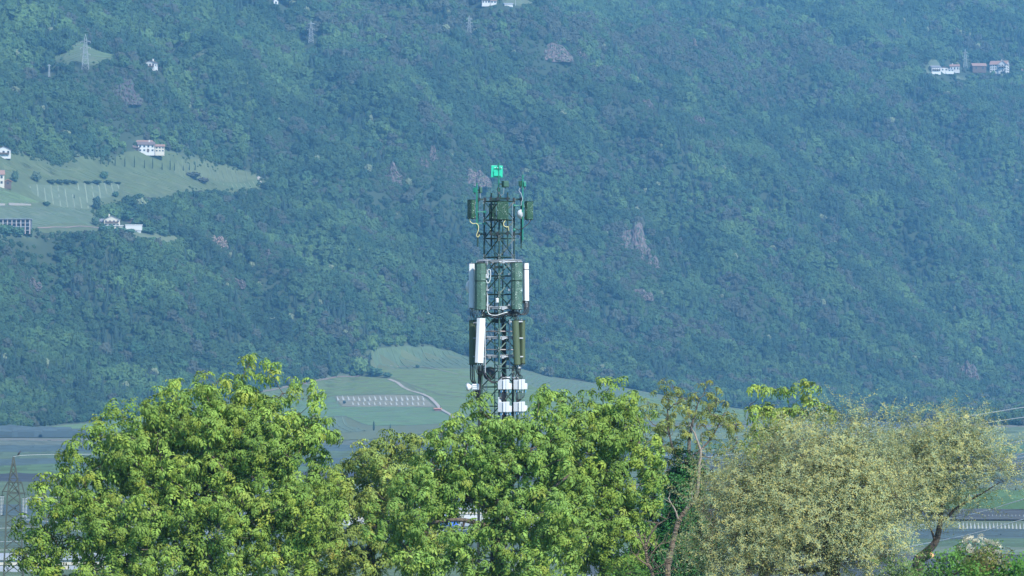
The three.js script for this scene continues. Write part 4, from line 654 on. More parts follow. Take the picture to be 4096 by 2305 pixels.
// drums, dish and horn
function lathe(pts) { return new THREE.LatheGeometry(pts.map(([r, y]) => new THREE.Vector2(r * K, y * K)), 28); }
{
  let t = thing('drum_dish', 'white drum dish at the mast head, seen from the side', 'dish', TP(2086, 876, 0.22));
  let g = lathe([[0, 0], [19, 0], [19.5, 2], [15, 12], [9, 17], [0, 18]]); g.rotateZ(Math.PI / 2); g.translate(0, 19 * K, 0); part('shroud', g, M.white, t); boxAt('mount', 3 * K, 18 * K, -3 * K, 6 * K, 16 * K, 8 * K, M.galvanised, t);
  t = thing('round_dish', 'round white dish beside the upper tier white panel', 'dish', TP(1886, 1176, -0.15));
  g = lathe([[0, -16], [10, -15], [20, -11], [27, -4], [29, 0], [29, 3], [20, 9], [0, 12]]); g.rotateZ(Math.PI / 2); g.rotateY(0.3); g.scale(-1, 1, 1); g.translate(-6 * K, 29 * K, 0); g.computeVertexNormals(); part('radome', g, M.white, t); boxAt('mount', 5 * K, 29 * K, 0, 10 * K, 14 * K, 10 * K, M.galvanised, t);
  t = thing('drum_dish', 'black drum dish inside the mast below the lower tier', 'dish', TP(1955, 1522, -0.1));
  g = lathe([[0, -4], [26, -4], [27, 0], [27, 12], [18, 17], [0, 18]]); g.rotateX(Math.PI / 2); g.rotateY(0.7); g.translate(0, 28 * K, 0); part('shroud', g, mat([0.03, 0.032, 0.034], 0.5), t); boxAt('mount', 4 * K, 28 * K, -16 * K, 8 * K, 20 * K, 12 * K, M.steelBlack, t);
  t = thing('horn_dish', 'white cone shaped dish with its boxy radio below the lower tier', 'dish', TP(1886, 1563, 0.2));
  g = lathe([[0, 24], [10, 24], [15, 21], [17.5, 17], [17.5, 14], [14, 10], [8, 3], [5, -2], [0, -2]]); g.rotateZ(Math.PI / 2 + 0.06); g.translate(2 * K, 16 * K, 0); part('horn', g, M.white, t);
  g = roundedBox(27 * K, 26 * K, 22 * K, 0.045); g.translate(17 * K, 15 * K, 0); part('radio', g, M.white, t);
  for (const y of [8, 15, 22]) boxAt('fin', 17 * K, y * K, 11.5 * K, 20 * K, 2 * K, 2 * K, M.whiteSide, t);
  bar('arm', new V3(28 * K, 18 * K, 0), new V3(34 * K, 18 * K, -6 * K), 6 * K, 6 * K, M.steelBlack, t);
}
// remote radio units: a grey body, two ribbed covers and a side box, plugs underneath
function radioUnit(label, px, top, bottom, dz, plugs = true) {
  const t = thing('remote_radio_unit', label, 'radio unit', TP(px, bottom, dz), 'white remote radio units under the lower tier'); t.rotation.y = -0.12;
  const h = (bottom - top) * K, p = (x, w, hh, d, z, m, n, y0 = 0) => { const g = roundedBox(w * K, hh, d * K, 0.018); g.translate(x * K, y0 + hh / 2, z * K); return part(n, g, m, t); };
  p(-15, 22, h, 16, 0, mat([0.40, 0.415, 0.415], 0.5), 'body'); p(1, 11, h + 0.012, 22, 2, M.white, 'cover'); p(12.5, 11, h + 0.02, 24, 3, M.white, 'cover'); p(23, 9.5, h * 0.62, 16, 0, M.white, 'side_box', h * 0.02);
  boxAt('bracket', -2 * K, h * 0.5, -12 * K, 20 * K, 10 * K, 8 * K, M.galvanised, t);
  if (plugs) for (let i = 0; i < 8; i++) { const q = part('plug', UNIT_ROD, i % 3 === 1 ? M.blue : i % 3 ? M.white : M.black, t); q.position.set((-20 + i * 6) * K, -0.05 - 0.03 * (i % 2), (i % 3) * 3 * K); q.scale.set(0.035, 0.10, 0.035); }
  return t;
}
radioUnit('white ribbed remote radio unit in the upper row, next to the mast leg', 2019, 1519, 1558, 0.85);
radioUnit('white ribbed remote radio unit in the upper row, on the outer bracket', 2081, 1519, 1558, 0.62);
radioUnit('white ribbed remote radio unit in the lower row, by the mast leg, behind leaves', 2019, 1608, 1648, 0.85);
radioUnit('white ribbed remote radio unit in the lower row, on the outer bracket, behind leaves', 2081, 1608, 1646, 0.62);
{
  const box = (label, px, py, w, h, d, dz, yaw) => { const t = thing('junction_box', label, 'junction box', TP(px, py + h / 2, dz), 'small white boxes on the mast'); t.rotation.y = yaw; const g = roundedBox(w * K, h * K, d * K, 0.02); g.translate(0, h / 2 * K, 0); part('housing', g, M.white, t); boxAt('lid', 0, h / 2 * K, d / 2 * K + 0.006, w * 0.8 * K, h * 0.8 * K, 0.012, M.whiteSide, t); for (const x of [-0.25, 0.25]) bar('gland', new V3(x * w * K, -0.05, 0), new V3(x * w * K, 0, 0), 0.025, 0.025, M.black, t, true); };
  box('small white box with looped white cable beside the upper tier green panel', 1947, 1107, 14, 17, 8, 0.72, -0.3); box('small white box hanging on the front leg of the mast, upper tier', 1988, 1203, 11, 19, 9, 0.74, 0.5);
  box('slim white box between the upper and lower row of radio units', 1999, 1599, 13, 22, 8, 0.8, 0.1); box('tiny white box under the tilted olive panel', 2077, 1470, 12, 8, 8, 0.7, 0.1);
}
// cables
{
  const r = rng(5);
  const cable = (label, m, rad, pts, group) => { const w = pts.map(([x, y, z]) => TP(x, y, z)), o = w[0].clone(), t = dress(new THREE.Mesh(tube(w.map((p) => p.clone().sub(o)), rad * K, 26, 5), m)); t.name = numbered('cable'); t.position.copy(o); t.userData = { label, category: 'cable' }; if (group) t.userData.group = group; scene.add(t); };
  cable('yellow cable hanging from the leftmost green square panel into a hook', M.cableYellow, 1.6, [[1878, 875, 0.1], [1882, 888, 0.15], [1892, 895, 0.18], [1905, 894, 0.2], [1913, 902, 0.2], [1913, 922, 0.2], [1907, 938, 0.2], [1909, 949, 0.2], [1916, 945, 0.2], [1917, 938, 0.2]]);
  cable('yellow cable curling below the middle green square panel', M.cableYellow, 1.6, [[2024, 882, 0.98], [2015, 895, 1.0], [2016, 906, 1.0], [2026, 911, 1.0], [2033, 910, 0.9], [2035, 924, 0.85]]);
  cable('yellow cable running down behind the mast head', M.cableYellow, 1.4, [[1959, 890, -0.3], [1961, 905, -0.3], [1961, 925, -0.3], [1962, 940, -0.35]]);
  cable('dark cable sagging from the rightmost green square panel to the mast', M.cable, 1.6, [[2122, 880, 0.1], [2116, 892, 0.1], [2104, 903, 0.15], [2088, 915, 0.2], [2074, 919, 0.15], [2062, 914, 0.1]]);
  cable('black cable looped round the top pipe under the emerald plate', M.cable, 1.9, [[1992, 792, 0.1], [1993, 770, 0.12], [1989, 757, 0.12], [1993, 750, 0.12], [1999, 756, 0.12], [1999, 775, 0.1], [2003, 790, 0.1]]);
  cable('grey cable hanging from the small dark green radio box', M.cableGrey, 1.1, [[2015, 749, 0.15], [2015, 765, 0.15], [2013, 776, 0.12], [2004, 781, 0.1], [1998, 776, 0.1], [1995, 768, 0.1]]);
  cable('pale cable winding down the rightmost teal pipe', M.cableGrey, 1.5, [[2079, 752, 0.2], [2076, 763, 0.2], [2083, 773, 0.2], [2087, 784, 0.2], [2090, 798, 0.2], [2086, 808, 0.2], [2085, 822, 0.2]]);
  cable('pale cable below the small box on the leftmost teal pipe', M.cableGrey, 1.1, [[1921, 772, 0.1], [1922, 780, 0.1], [1922, 792, 0.1]]);
  cable('thin pale cable running down the mast leg on the drum dish side', M.cableGrey, 0.9, [[2050, 812, 0.15], [2049, 880, 0.15], [2048, 960, 0.15], [2048, 1040, 0.15]]);
  cable('white cable looping from the small box down below the upper tier', M.cableWhite, 1.5, [[1953, 1100, 0.8], [1952, 1084, 0.8], [1957, 1078, 0.8], [1962, 1086, 0.8], [1962, 1110, 0.8], [1957, 1130, 0.8], [1950, 1134, 0.8], [1945, 1122, 0.8]]);
  cable('white cable drooping under the upper tier across the front leg', M.cableWhite, 1.6, [[1951, 1180, 0.8], [1951, 1215, 0.82], [1950, 1240, 0.84], [1956, 1256, 0.86], [1970, 1262, 0.88], [1990, 1262, 0.9], [2010, 1255, 0.88], [2030, 1250, 0.8]]);
  const swag = 'black cables drooping in loops under the upper tier', drop = 'black cables hanging below the lower tier panels', run = 'black cables running down from the upper to the lower tier';
  for (let i = 0; i < 8; i++) { const y = 1246 + r() * 10, a = 1922 + r() * 30, b = 2038 + r() * 26, s = 8 + r() * 12; cable('black cable drooping in a loop under the upper tier', M.cable, 1.3 + r() * 0.8, [[a, 1238 + r() * 6, 0.6], [a + 12, y + 4, 0.7], [lerp(a, b, 0.35), y + s, 0.5 + r() * 0.5], [lerp(a, b, 0.65), y + s - 2, 0.5 + r() * 0.5], [b - 10, y, 0.6], [b, 1240, 0.5]], swag); }
  for (let i = 0; i < 5; i++) { const a = 1880 + i * 5; cable('black cable running down from the leftmost white panel', M.cable, 1.4, [[a, 1234, 0.25], [a + 1, 1250, 0.28], [a + 3 + r() * 4, 1264, 0.3], [a + 6 + r() * 5, 1284, 0.3]], run); }
  for (let i = 0; i < 6; i++) { const a = 2099 + i * 3.4; cable('black cable looping back from the rightmost white panel', M.cable, 1.4, [[a, 1206, 0.3], [a, 1228, 0.32], [a - 3 - r() * 6, 1246 + r() * 6, 0.36], [a - 16, 1256 + r() * 5, 0.4], [a - 32 - r() * 12, 1253, 0.45], [a - 46 - r() * 10, 1244, 0.5]], run); }
  for (let i = 0; i < 4; i++) { const a = 2048 + i * 6; cable('black cable dropping to the olive panels', M.cable, 1.5, [[a - 20, 1244, 0.5], [a - 8, 1256, 0.55], [a + 4, 1270, 0.6], [a + 10 + r() * 6, 1284, 0.6]], run); }
  for (let i = 0; i < 4; i++) { const a = 1908 + i * 8; cable('black cable curling under the wide green panel beside the dish', M.cable, 1.3, [[a, 1242, 0.7], [a + 1, 1256, 0.72], [a + 8, 1266 + r() * 5, 0.7], [a + 20, 1268, 0.6], [a + 28, 1262, 0.5]], swag); }
  for (let i = 0; i < 5; i++) { const a = 2050 + i * 7; cable('black cable curling under the paint-chipped green panel', M.cable, 1.3, [[a, 1241, 0.7], [a - 1, 1254, 0.72], [a - 8, 1262 + r() * 5, 0.7], [a - 20, 1262, 0.6], [a - 26, 1252, 0.5]], swag); }
  for (let i = 0; i < 5; i++) { const a = 2050 + (r() - 0.5) * 12, y = 1080 + i * 26; cable('black cable hanging beside the paint-chipped green panel', M.cable, 1.5, [[a, y, 0.68], [a - 4 + r() * 6, y + 30, 0.7], [a + 2, y + 60, 0.7], [a - 3, Math.min(1240, y + 120), 0.66]], swag); }
  for (let i = 0; i < 4; i++) { const a = 1943 + (r() - 0.5) * 8, y = 1120 + i * 24; cable('black cable hanging beside the small white box of the upper tier', M.cable, 1.3, [[a, y, 0.7], [a - 3, y + 20, 0.72], [a + 2, y + 40, 0.7], [a, Math.min(1240, y + 90), 0.66]], swag); }
  for (let i = 0; i < 3; i++) { const a = 1882 + i * 7; cable('black cable bundle below the slim olive panel', M.cable, 2.6, [[a, 1460, 0.3], [a, 1490, 0.3], [a + 2, 1520, 0.25], [a + 14, 1540 + i * 8, 0.2], [a + 26 - i * 5, 1600, 0.15]], drop); }
  for (let i = 0; i < 6; i++) { const a = 1903 + i * 5.6; cable('black cable below the tilted white panel', M.cable, 1.6, [[a, 1454, 0.85], [a + 1, 1476, 0.85], [a + 6 - i, 1492, 0.7], [1918 + r() * 6, 1520, 0.3], [1917 + r() * 5, 1600, 0.2]], drop); }
  for (let i = 0; i < 3; i++) cable('black cable sweeping across below the lower tier to the radio units', M.cable, 1.7, [[1915 + i * 4, 1484, 0.5], [1935 + i * 3, 1492, 0.7], [1952, 1512 + i * 3, 0.85], [1972, 1526 + i * 3, 0.9], [1992, 1524, 0.9], [2004, 1511 - i * 2, 0.9], [2022, 1509, 0.9], [2036, 1520, 0.85]], drop);
  for (let i = 0; i < 6; i++) { const a = 2058 + i * 5; cable('black cable below the olive panels', M.cable, 1.4, [[a, 1462, 0.75], [a - 2, 1480, 0.72], [a + 4 * Math.sin(i), 1496, 0.66], [a + 6, 1508, 0.5], [a - 2, 1522, 0.45]], drop); }
  for (let u = 0; u < 2; u++) for (let i = 0; i < 8; i++) { const a = (u ? 2058 : 1997) + i * 5.6, b = (u ? 2072 : 2014) + (r() - 0.5) * 16; cable(u ? 'black cable looping below the outer upper radio unit' : 'black cable looping below the upper radio unit next to the mast leg', M.cable, 1.3, [[a, 1566, u ? 0.62 : 0.85], [a + 1, 1580, u ? 0.64 : 0.87], [lerp(a, b, 0.4), 1592 + r() * 14, u ? 0.66 : 0.88], [b, 1598 + r() * 8, u ? 0.6 : 0.82], [b + 1, 1618, u ? 0.5 : 0.7]], drop); }
  for (let i = 0; i < 2; i++) cable('black cable loop under the cone shaped dish', M.cable, 1.6, [[1893 + i * 4, 1562, 0.25], [1894, 1578, 0.27], [1899, 1589 - i * 8, 0.27], [1906, 1584 - i * 6, 0.25], [1910, 1566, 0.2]], drop);
  for (let i = 0; i < 7; i++) { const a = 2008 + i * 2.6; cable('black riser cable running down inside the mast', M.cable, 1.5, [[a + (r() - 0.5) * 20, 1262, 0.1], [a + (r() - 0.5) * 4, 1300, 0.02], [a, 1400, 0.02], [a + 1, 1600, 0.02], [a + 1, 1900, 0.02], [a, 2300, 0.02]], 'riser cables inside the mast'); }
}
// ---------------------------------------------------------------- foreground trees
function leafFaces(pos, col, m4, len, wid, fold, c) {
  const P = [[0, 0, 0], [-wid / 2, fold, len * 0.45], [0, 0, len * 0.5], [wid / 2, fold, len * 0.45], [0, -len * 0.12, len]].map((p) => new V3(...p).applyMatrix4(m4));
  for (const k of [0, 2, 1, 0, 3, 2, 1, 2, 4, 2, 3, 4]) { pos.push(P[k].x, P[k].y, P[k].z); col.push(c[0], c[1], c[2]); }
}
const aim = (p, dir, up) => { const z = dir.clone().normalize(), x = new V3().crossVectors(up, z).normalize(), y = new V3().crossVectors(z, x); return new THREE.Matrix4().makeBasis(x, y, z).setPosition(p); };
function geoFrom(pos, col) { const g = new THREE.BufferGeometry(); g.setAttribute('position', new THREE.Float32BufferAttribute(pos, 3)); g.setAttribute('color', new THREE.Float32BufferAttribute(col, 3)); g.computeVertexNormals(); return g; }
// a shoot of walnut: feathered leaves that spread and hang from one twig end
function walnutShoot(seed, leaves, pairs, size) {
  const r = rng(seed), pos = [], col = [];
  for (let i = 0; i < leaves; i++) {
    const az = i / leaves * 6.283 + r() * 0.9, lift = 0.75 - 0.9 * r(), L = (0.30 + 0.12 * r()) * size, out = new V3(Math.cos(az), 0, Math.sin(az)); let p = new V3(0, 0.02, 0), el = lift;
    const n = pairs + 1, step = L / n, young = r() < 0.22;
    for (let k = 1; k <= n; k++) {
      el -= 0.30 + 0.12 * r(); const d = out.clone().multiplyScalar(Math.cos(el)).add(new V3(0, Math.sin(el), 0)); p = p.clone().addScaledVector(d, step);
      const side = new V3().crossVectors(d, Y).normalize(), nrm = new V3().crossVectors(side, d).normalize(), t = 0.82 + 0.36 * r(), c = young ? [1.12 * t, 0.98 * t, 0.8 * t] : [t, t, t];
      const len = (0.125 + 0.05 * r() + 0.02 * (k / n)) * size, wid = len * (0.44 + 0.1 * r());
      if (k < n) for (const s of [-1, 1]) { const q = d.clone().multiplyScalar(0.55).addScaledVector(side, s).add(new V3(0, -0.35 - 0.35 * r(), 0)); leafFaces(pos, col, aim(p, q, nrm), len, wid, 0.010, c); }
      else leafFaces(pos, col, aim(p, d.clone().add(new V3(0, -0.3, 0)), nrm), len * 1.15, wid * 1.1, 0.012, c);
    }
  }
  return geoFrom(pos, col);
}
// a whip of willow: narrow leaves all along a thin shoot
function willowWhip(seed, n, L, len) {
  const r = rng(seed), pos = [], col = []; let p = new V3(), d = new V3((r() - 0.5) * 0.5, 1, (r() - 0.5) * 0.5).normalize();
  for (let i = 0; i < n; i++) {
    p = p.clone().addScaledVector(d, L / n); d.add(new V3((r() - 0.5) * 0.5, -0.03, (r() - 0.5) * 0.5)).normalize();
    const az = i * 2.4 + r(), o = new V3(Math.cos(az), 0.25 + 0.5 * r(), Math.sin(az)), t = 0.8 + 0.4 * r(), yellow = r() < 0.36, c = yellow ? [1.16 * t, 1.02 * t, 0.66 * t] : [t * 0.88, t * 0.98, t * 0.96];
    leafFaces(pos, col, aim(p, o, Y), len * (0.8 + 0.5 * r()), len * (yellow ? 0.3 : 0.24), 0.003, c);
  }
  return geoFrom(pos, col);
}
function ivyTuft(seed, n, R, len) {
  const r = rng(seed), pos = [], col = [];
  for (let i = 0; i < n; i++) { const p = new V3((r() - 0.5) * 2 * R, (r() - 0.5) * 2 * R, (r() - 0.3) * R * 0.8), o = new V3((r() - 0.5) * 1.2, -0.5 - 0.6 * r(), 0.6 + r() * 0.7), t = 0.7 + 0.6 * r(); leafFaces(pos, col, aim(p, o, new V3(0, 0.6, 1)), len * (0.8 + 0.5 * r()), len * 0.85, 0.008, [t, t, t]); }
  return geoFrom(pos, col);
}
function flowerHead(seed) {
  const r = rng(seed), pos = [], col = [];
  for (let i = 0; i < 60; i++) { const a = r() * 6.28, k = Math.sqrt(r()), y = r() * r(), p = new V3(Math.cos(a) * k * 0.11, 0.03 + y * 0.14 * (1 - 0.5 * k), Math.sin(a) * k * 0.11), o = new V3(r() - 0.5, 0.8, r() - 0.5); leafFaces(pos, col, aim(p, o, new V3(r() - 0.5, 0.2, 1)), 0.035, 0.03, 0.004, [1, 1, 1]); }
  return geoFrom(pos, col);
}
const leafMat = (rough = 0.7, tr = 0.36) => new THREE.MeshPhysicalMaterial({ color: C(1, 1, 1), vertexColors: true, roughness: rough, transmission: tr, thickness: 0, side: THREE.DoubleSide, specularIntensity: 0.35 });
const LEAF = leafMat(), WILLOW_LEAF = leafMat(0.75, 0.45), IVY_LEAF = leafMat(0.42, 0.15), PETAL = leafMat(0.8, 0.3);
const WALNUT = [walnutShoot(1, 6, 3, 0.95), walnutShoot(2, 5, 3, 1.0), walnutShoot(3, 7, 2, 0.92), walnutShoot(4, 6, 3, 0.9), walnutShoot(5, 5, 4, 0.95)], WALNUT_SMALL = [walnutShoot(6, 4, 2, 0.72), walnutShoot(7, 5, 2, 0.66)];
const WHIPS = [willowWhip(1, 28, 0.95, 0.094), willowWhip(2, 32, 1.1, 0.09), willowWhip(3, 26, 0.85, 0.10), willowWhip(4, 24, 0.9, 0.096)], IVY = [ivyTuft(1, 26, 0.2, 0.085), ivyTuft(2, 30, 0.24, 0.08)], SHRUB = [ivyTuft(11, 40, 0.28, 0.075), willowWhip(12, 34, 0.4, 0.075)], HEADS = [flowerHead(3), flowerHead(4)];
const barkTex = noiseTexture(128, (u, v) => { const t = 0.72 + 0.25 * n3(u * 14, v * 5, 1) + 0.16 * n3(u * 40, v * 22, 7); return [206 * t, 196 * t, 184 * t]; });
const BARK = mat([0.30, 0.26, 0.21], 0.95, { map: barkTex }), BARK_DARK = mat([0.15, 0.125, 0.10], 0.95, { map: barkTex }), DEADWOOD = mat([0.72, 0.65, 0.57], 0.9, { map: barkTex }), DEADBROWN = mat([0.44, 0.36, 0.28], 0.95, { map: barkTex }), CUTWOOD = mat([0.62, 0.30, 0.14], 0.9), BARK_WARM = mat([0.30, 0.23, 0.16], 0.95, { map: barkTex });

// joins cylinders along a skeleton of nodes {p, parent, r} into tapered limbs
function limbGeometry(nodes, base, from, sides = 6) {
  const list = [];
  for (let i = from; i < nodes.length; i++) { const n = nodes[i]; if (n.parent < 0) continue; const q = nodes[n.parent]; if (n.p.distanceToSquared(q.p) < 1e-6) continue; list.push(barGeo(q.p.clone().sub(base), n.p.clone().sub(base), Math.min(q.r, n.r * 1.5), n.r, n.r > 0.03 ? sides : 4)); }
  return list.length ? merge(list) : null;
}
function growTree(o) {
  const r = rng(o.seed), s = o.dist / FOCAL, W = (px, py, dz = 0) => at(px, py, o.dist - dz), nodes = [];
  // trunk and main limbs as drawn
  const addLine = (pts, parent) => {
    const w = pts.map(([px, py, dz = 0, rad]) => ({ p: W(px, py, dz), rad })); let last = parent;
    const curve = new THREE.CatmullRomCurve3(w.map((k) => k.p)), n = Math.max(3, Math.ceil(curve.getLength() / 0.35));
    for (let i = parent >= 0 ? 1 : 0; i <= n; i++) { const t = i / n, f = t * (w.length - 1), a = Math.min(w.length - 2, Math.floor(f)); nodes.push({ p: curve.getPoint(t), parent: last, r: 0, min: lerp(w[a].rad, w[a + 1].rad, f - a), load: 0 }); last = nodes.length - 1; }
    return last;
  };
  const foot = W(o.trunk[0][0], o.trunk[0][1], o.trunk[0][2] || 0); foot.y = height(foot.x, -foot.z) - 0.1;
  const footPy = 1480 + (EYE - foot.y) / s;
  addLine([[o.trunk[0][0], footPy, o.trunk[0][2] || 0, o.trunk[0][3] * 1.25], ...o.trunk], -1);
  const nearest = (p, lower = 0.6) => { let b = 0, bd = 1e9; for (let i = 0; i < nodes.length; i++) { const n = nodes[i]; let d = n.p.distanceTo(p); if (n.p.y > p.y - 0.1) d *= 1 + lower; if (n.dead) d *= 9; if (d < bd) { bd = d; b = i; } } return b; };
  for (const l of o.limbs || []) addLine(l, nearest(W(l[0][0], l[0][1], l[0][2] || 0), 0));
  const trunkEnd = nodes.length, base = nodes[0].p.clone();
  // clumps spread through the lobes of the crown
  const lobes = o.lobes.map(([px, py, rx, ry, dz = 0, dens = 1]) => ({ c: W(px, py, dz), rx: rx * s, ry: ry * s, rz: (o.deep || 0.85) * Math.min(rx, ry * 1.4) * s, dens })), clumps = [];
  const gap = o.gap || 0.5;
  for (const L of lobes) {
    const want = Math.ceil(L.dens * L.rx * L.ry * L.rz * 4.19 / Math.pow(gap, 3) * 0.62); let made = 0;
    for (let k = 0; k < want * 9 && made < want; k++) {
      const v = new V3(r() * 2 - 1, r() * 2 - 1, r() * 2 - 1), l = v.length(); if (l > 1 || l < (o.hollow || 0.3) * r()) continue;
      const edge = 0.86 + 0.22 * n3(v.x * 2.3 + o.seed, v.y * 2.3, v.z * 2.3); if (l > edge) continue;
      const p = new V3(L.c.x + v.x * L.rx, L.c.y + v.y * L.ry, L.c.z + v.z * L.rz);
      if (o.holes && o.holes.some(([hx, hy, hrx, hry]) => { const c = W(hx, hy), k = (p.x - c.x) / (hrx * s), l2 = (p.y - c.y) / (hry * s); return k * k + l2 * l2 < 1; })) continue;
      if (o.gaps && n3(p.x / 1.3, p.y / 1.0, p.z / 1.3 + o.seed) > o.gaps) continue;
      if (clumps.some((c) => c.p.distanceToSquared(p) < gap * gap)) continue;
      clumps.push({ p, out: v.clone().normalize() }); made++;
    }
  }
  const trunkAxis = nodes[Math.floor(trunkEnd * 0.6)].p;
  clumps.sort((a, b) => a.p.distanceToSquared(trunkAxis) - b.p.distanceToSquared(trunkAxis));
  const twigs = [], spots = [];
  for (const c of clumps) {
    let k = nearest(c.p); const a = nodes[k].p, dist = a.distanceTo(c.p), n = Math.max(1, Math.ceil(dist / 0.4)), bend = new V3((r() - 0.5) * 0.3, -0.12 * dist - 0.1 * r(), (r() - 0.5) * 0.3);
    for (let i = 1; i <= n; i++) { const t = i / n, p = a.clone().lerp(c.p, t).addScaledVector(bend, Math.sin(t * Math.PI) * 0.9).add(new V3((r() - 0.5) * 0.07, (r() - 0.5) * 0.07, (r() - 0.5) * 0.07)); nodes.push({ p, parent: k, r: 0, min: 0, load: i === n ? 1 : 0 }); k = nodes.length - 1; }
    const m = Math.round((o.shoots || 7) * (0.7 + 0.6 * r())), tone = r();
    for (let i = 0; i < m; i++) {
      const v = new V3(r() * 2 - 1, r() * 2 - 1, r() * 2 - 1).multiplyScalar((o.spread || 0.36)).addScaledVector(c.out, 0.08 * r()); v.y *= 0.8;
      const p = c.p.clone().add(v); spots.push({ p, out: c.out.clone().add(v.clone().normalize().multiplyScalar(0.6)), tone }); if (v.length() > 0.15) twigs.push(barGeo(c.p.clone().sub(base), p.clone().sub(base), o.twig ? o.twig * 0.7 : 0.007, 0.003, 3));
    }
  }
  for (let i = nodes.length - 1; i > 0; i--) if (nodes[i].parent >= 0) nodes[nodes[i].parent].load += nodes[i].load;
  for (const n of nodes) n.r = Math.max(n.min, (o.twig || 0.0105) * Math.pow(Math.max(1, n.load), 0.42));
  const tree = thing(o.name, o.label, o.category || 'tree', base, o.group);
  part('trunk', limbGeometry(nodes.slice(0, trunkEnd), base, 0, 9), o.bark || BARK, tree);
  const lg = limbGeometry(nodes, base, trunkEnd); if (lg) part('branches', lg, o.bark || BARK, tree);
  if (twigs.length) part('twigs', merge(twigs), o.bark || BARK, tree, 'stuff');
  const kinds = o.kinds || WALNUT, lots = kinds.map(() => []), q = new THREE.Quaternion(), q2 = new THREE.Quaternion(), m4 = new THREE.Matrix4();
  for (const f of spots) {
    const up = new V3(f.out.x * 0.55, 0.75 + f.out.y * 0.4, f.out.z * 0.55).add(new V3((r() - 0.5) * 0.7, (r() - 0.5) * 0.3, (r() - 0.5) * 0.7)); if (o.hang) up.y -= o.hang * r();
    q.setFromUnitVectors(Y, up.normalize()); q2.setFromAxisAngle(Y, r() * 6.283); q.multiply(q2);
    if (o.face) { q.setFromUnitVectors(new V3(0, 0, 1), new V3(f.out.x, f.out.y * 0.5, f.out.z + 0.001).normalize()); }
    const sc = (o.size || 1) * (0.78 + 0.45 * r()); m4.compose(f.p.clone().sub(base), q, new V3(sc, sc, sc));
    lots[Math.floor(r() * kinds.length)].push([m4.clone(), o.tint(r, f.tone, f)]);
  }
  lots.forEach((lot, i) => { if (!lot.length) return; const im = dress(new THREE.InstancedMesh(kinds[i], o.leaf || LEAF, lot.length)); im.name = 'crown'; im.userData.kind = 'stuff'; lot.forEach(([m, c], k) => { im.setMatrixAt(k, m); im.setColorAt(k, c); }); tree.add(im); });
  tree.userData.count = spots.length;
  return { tree, base, W, nodes };
}
const walnutTint = (a, b, y = 0.12) => (r, tone) => { const t = 0.8 + 0.35 * r() + 0.12 * (tone - 0.5), k = clamp(tone * 0.6 + r() * 0.5, 0, 1), c = [lerp(a[0], b[0], k) * t, lerp(a[1], b[1], k) * t, lerp(a[2], b[2], k) * t]; if (r() < y) { c[0] *= 1.18; c[1] *= 1.02; } return C(...c); };
const GREEN = [0.140, 0.250, 0.036], LIME = [0.258, 0.376, 0.064], OLIVEG = [0.170, 0.200, 0.045];

growTree({ name: 'walnut_tree', seed: 101, dist: 150, label: 'big rounded walnut tree standing left of the mast', group: 'walnut trees in front of the mast', trunk: [[770, 2305, 0, 0.24], [800, 2100, 0, 0.2], [830, 1950, 0, 0.15], [900, 1800, 0, 0.09], [930, 1650, 0, 0.05]],
  limbs: [[[800, 2080, 0, 0.12], [650, 1980, 0.3, 0.09], [520, 1900, 0.4, 0.05], [420, 1800, 0.3, 0.03]], [[820, 2000, 0, 0.12], [980, 1900, 0.5, 0.08], [1120, 1800, 0.6, 0.045], [1210, 1720, 0.5, 0.025]], [[830, 1950, 0, 0.1], [760, 1800, -0.3, 0.06], [690, 1640, -0.2, 0.035]], [[790, 2150, 0, 0.1], [500, 2120, 0.8, 0.07], [280, 2060, 0.8, 0.04]], [[810, 2080, 0, 0.1], [1050, 2080, 1, 0.07], [1200, 1990, 1, 0.04]]],
  lobes: [[800, 1820, 330, 220], [590, 1835, 230, 180, 0.5], [1030, 1800, 240, 200, 0.4], [930, 1640, 190, 130], [690, 1650, 170, 110, 0.2], [480, 1620, 70, 60, 0.2], [420, 1560, 36, 24, 0], [720, 1560, 80, 60, -0.3], [985, 1535, 70, 70, 0], [1005, 1485, 32, 40, 0], [1190, 1640, 110, 110, 0.3], [1260, 1800, 90, 120, 0.4], [400, 1705, 70, 50, 0.5], [330, 1835, 95, 85, 0.5], [280, 1985, 140, 110, 0.9], [200, 2130, 130, 100, 1], [520, 2080, 260, 160, 1.2], [850, 2060, 300, 150, 1.2], [1130, 2040, 230, 160, 1.0], [300, 2250, 200, 90, 1.2], [650, 2250, 300, 100, 1.4], [1000, 2240, 280, 100, 1.4], [860, 1540, 90, 50, 0.2], [1110, 1570, 70, 45, 0.2], [180, 2230, 110, 90, 0.6], [1310, 1740, 50, 60, 0.3], [1300, 1930, 80, 100, 0.4], [1230, 2180, 140, 110, 0.6], [1090, 1500, 30, 26, 0.1]],
  gap: 0.54, shoots: 5, spread: 0.46, hollow: 0.85, gaps: 0.5, holes: [[480, 2050, 50, 30], [830, 1960, 44, 34], [1040, 1950, 60, 34], [250, 2250, 70, 36]], tint: walnutTint(GREEN, LIME, 0.12) });
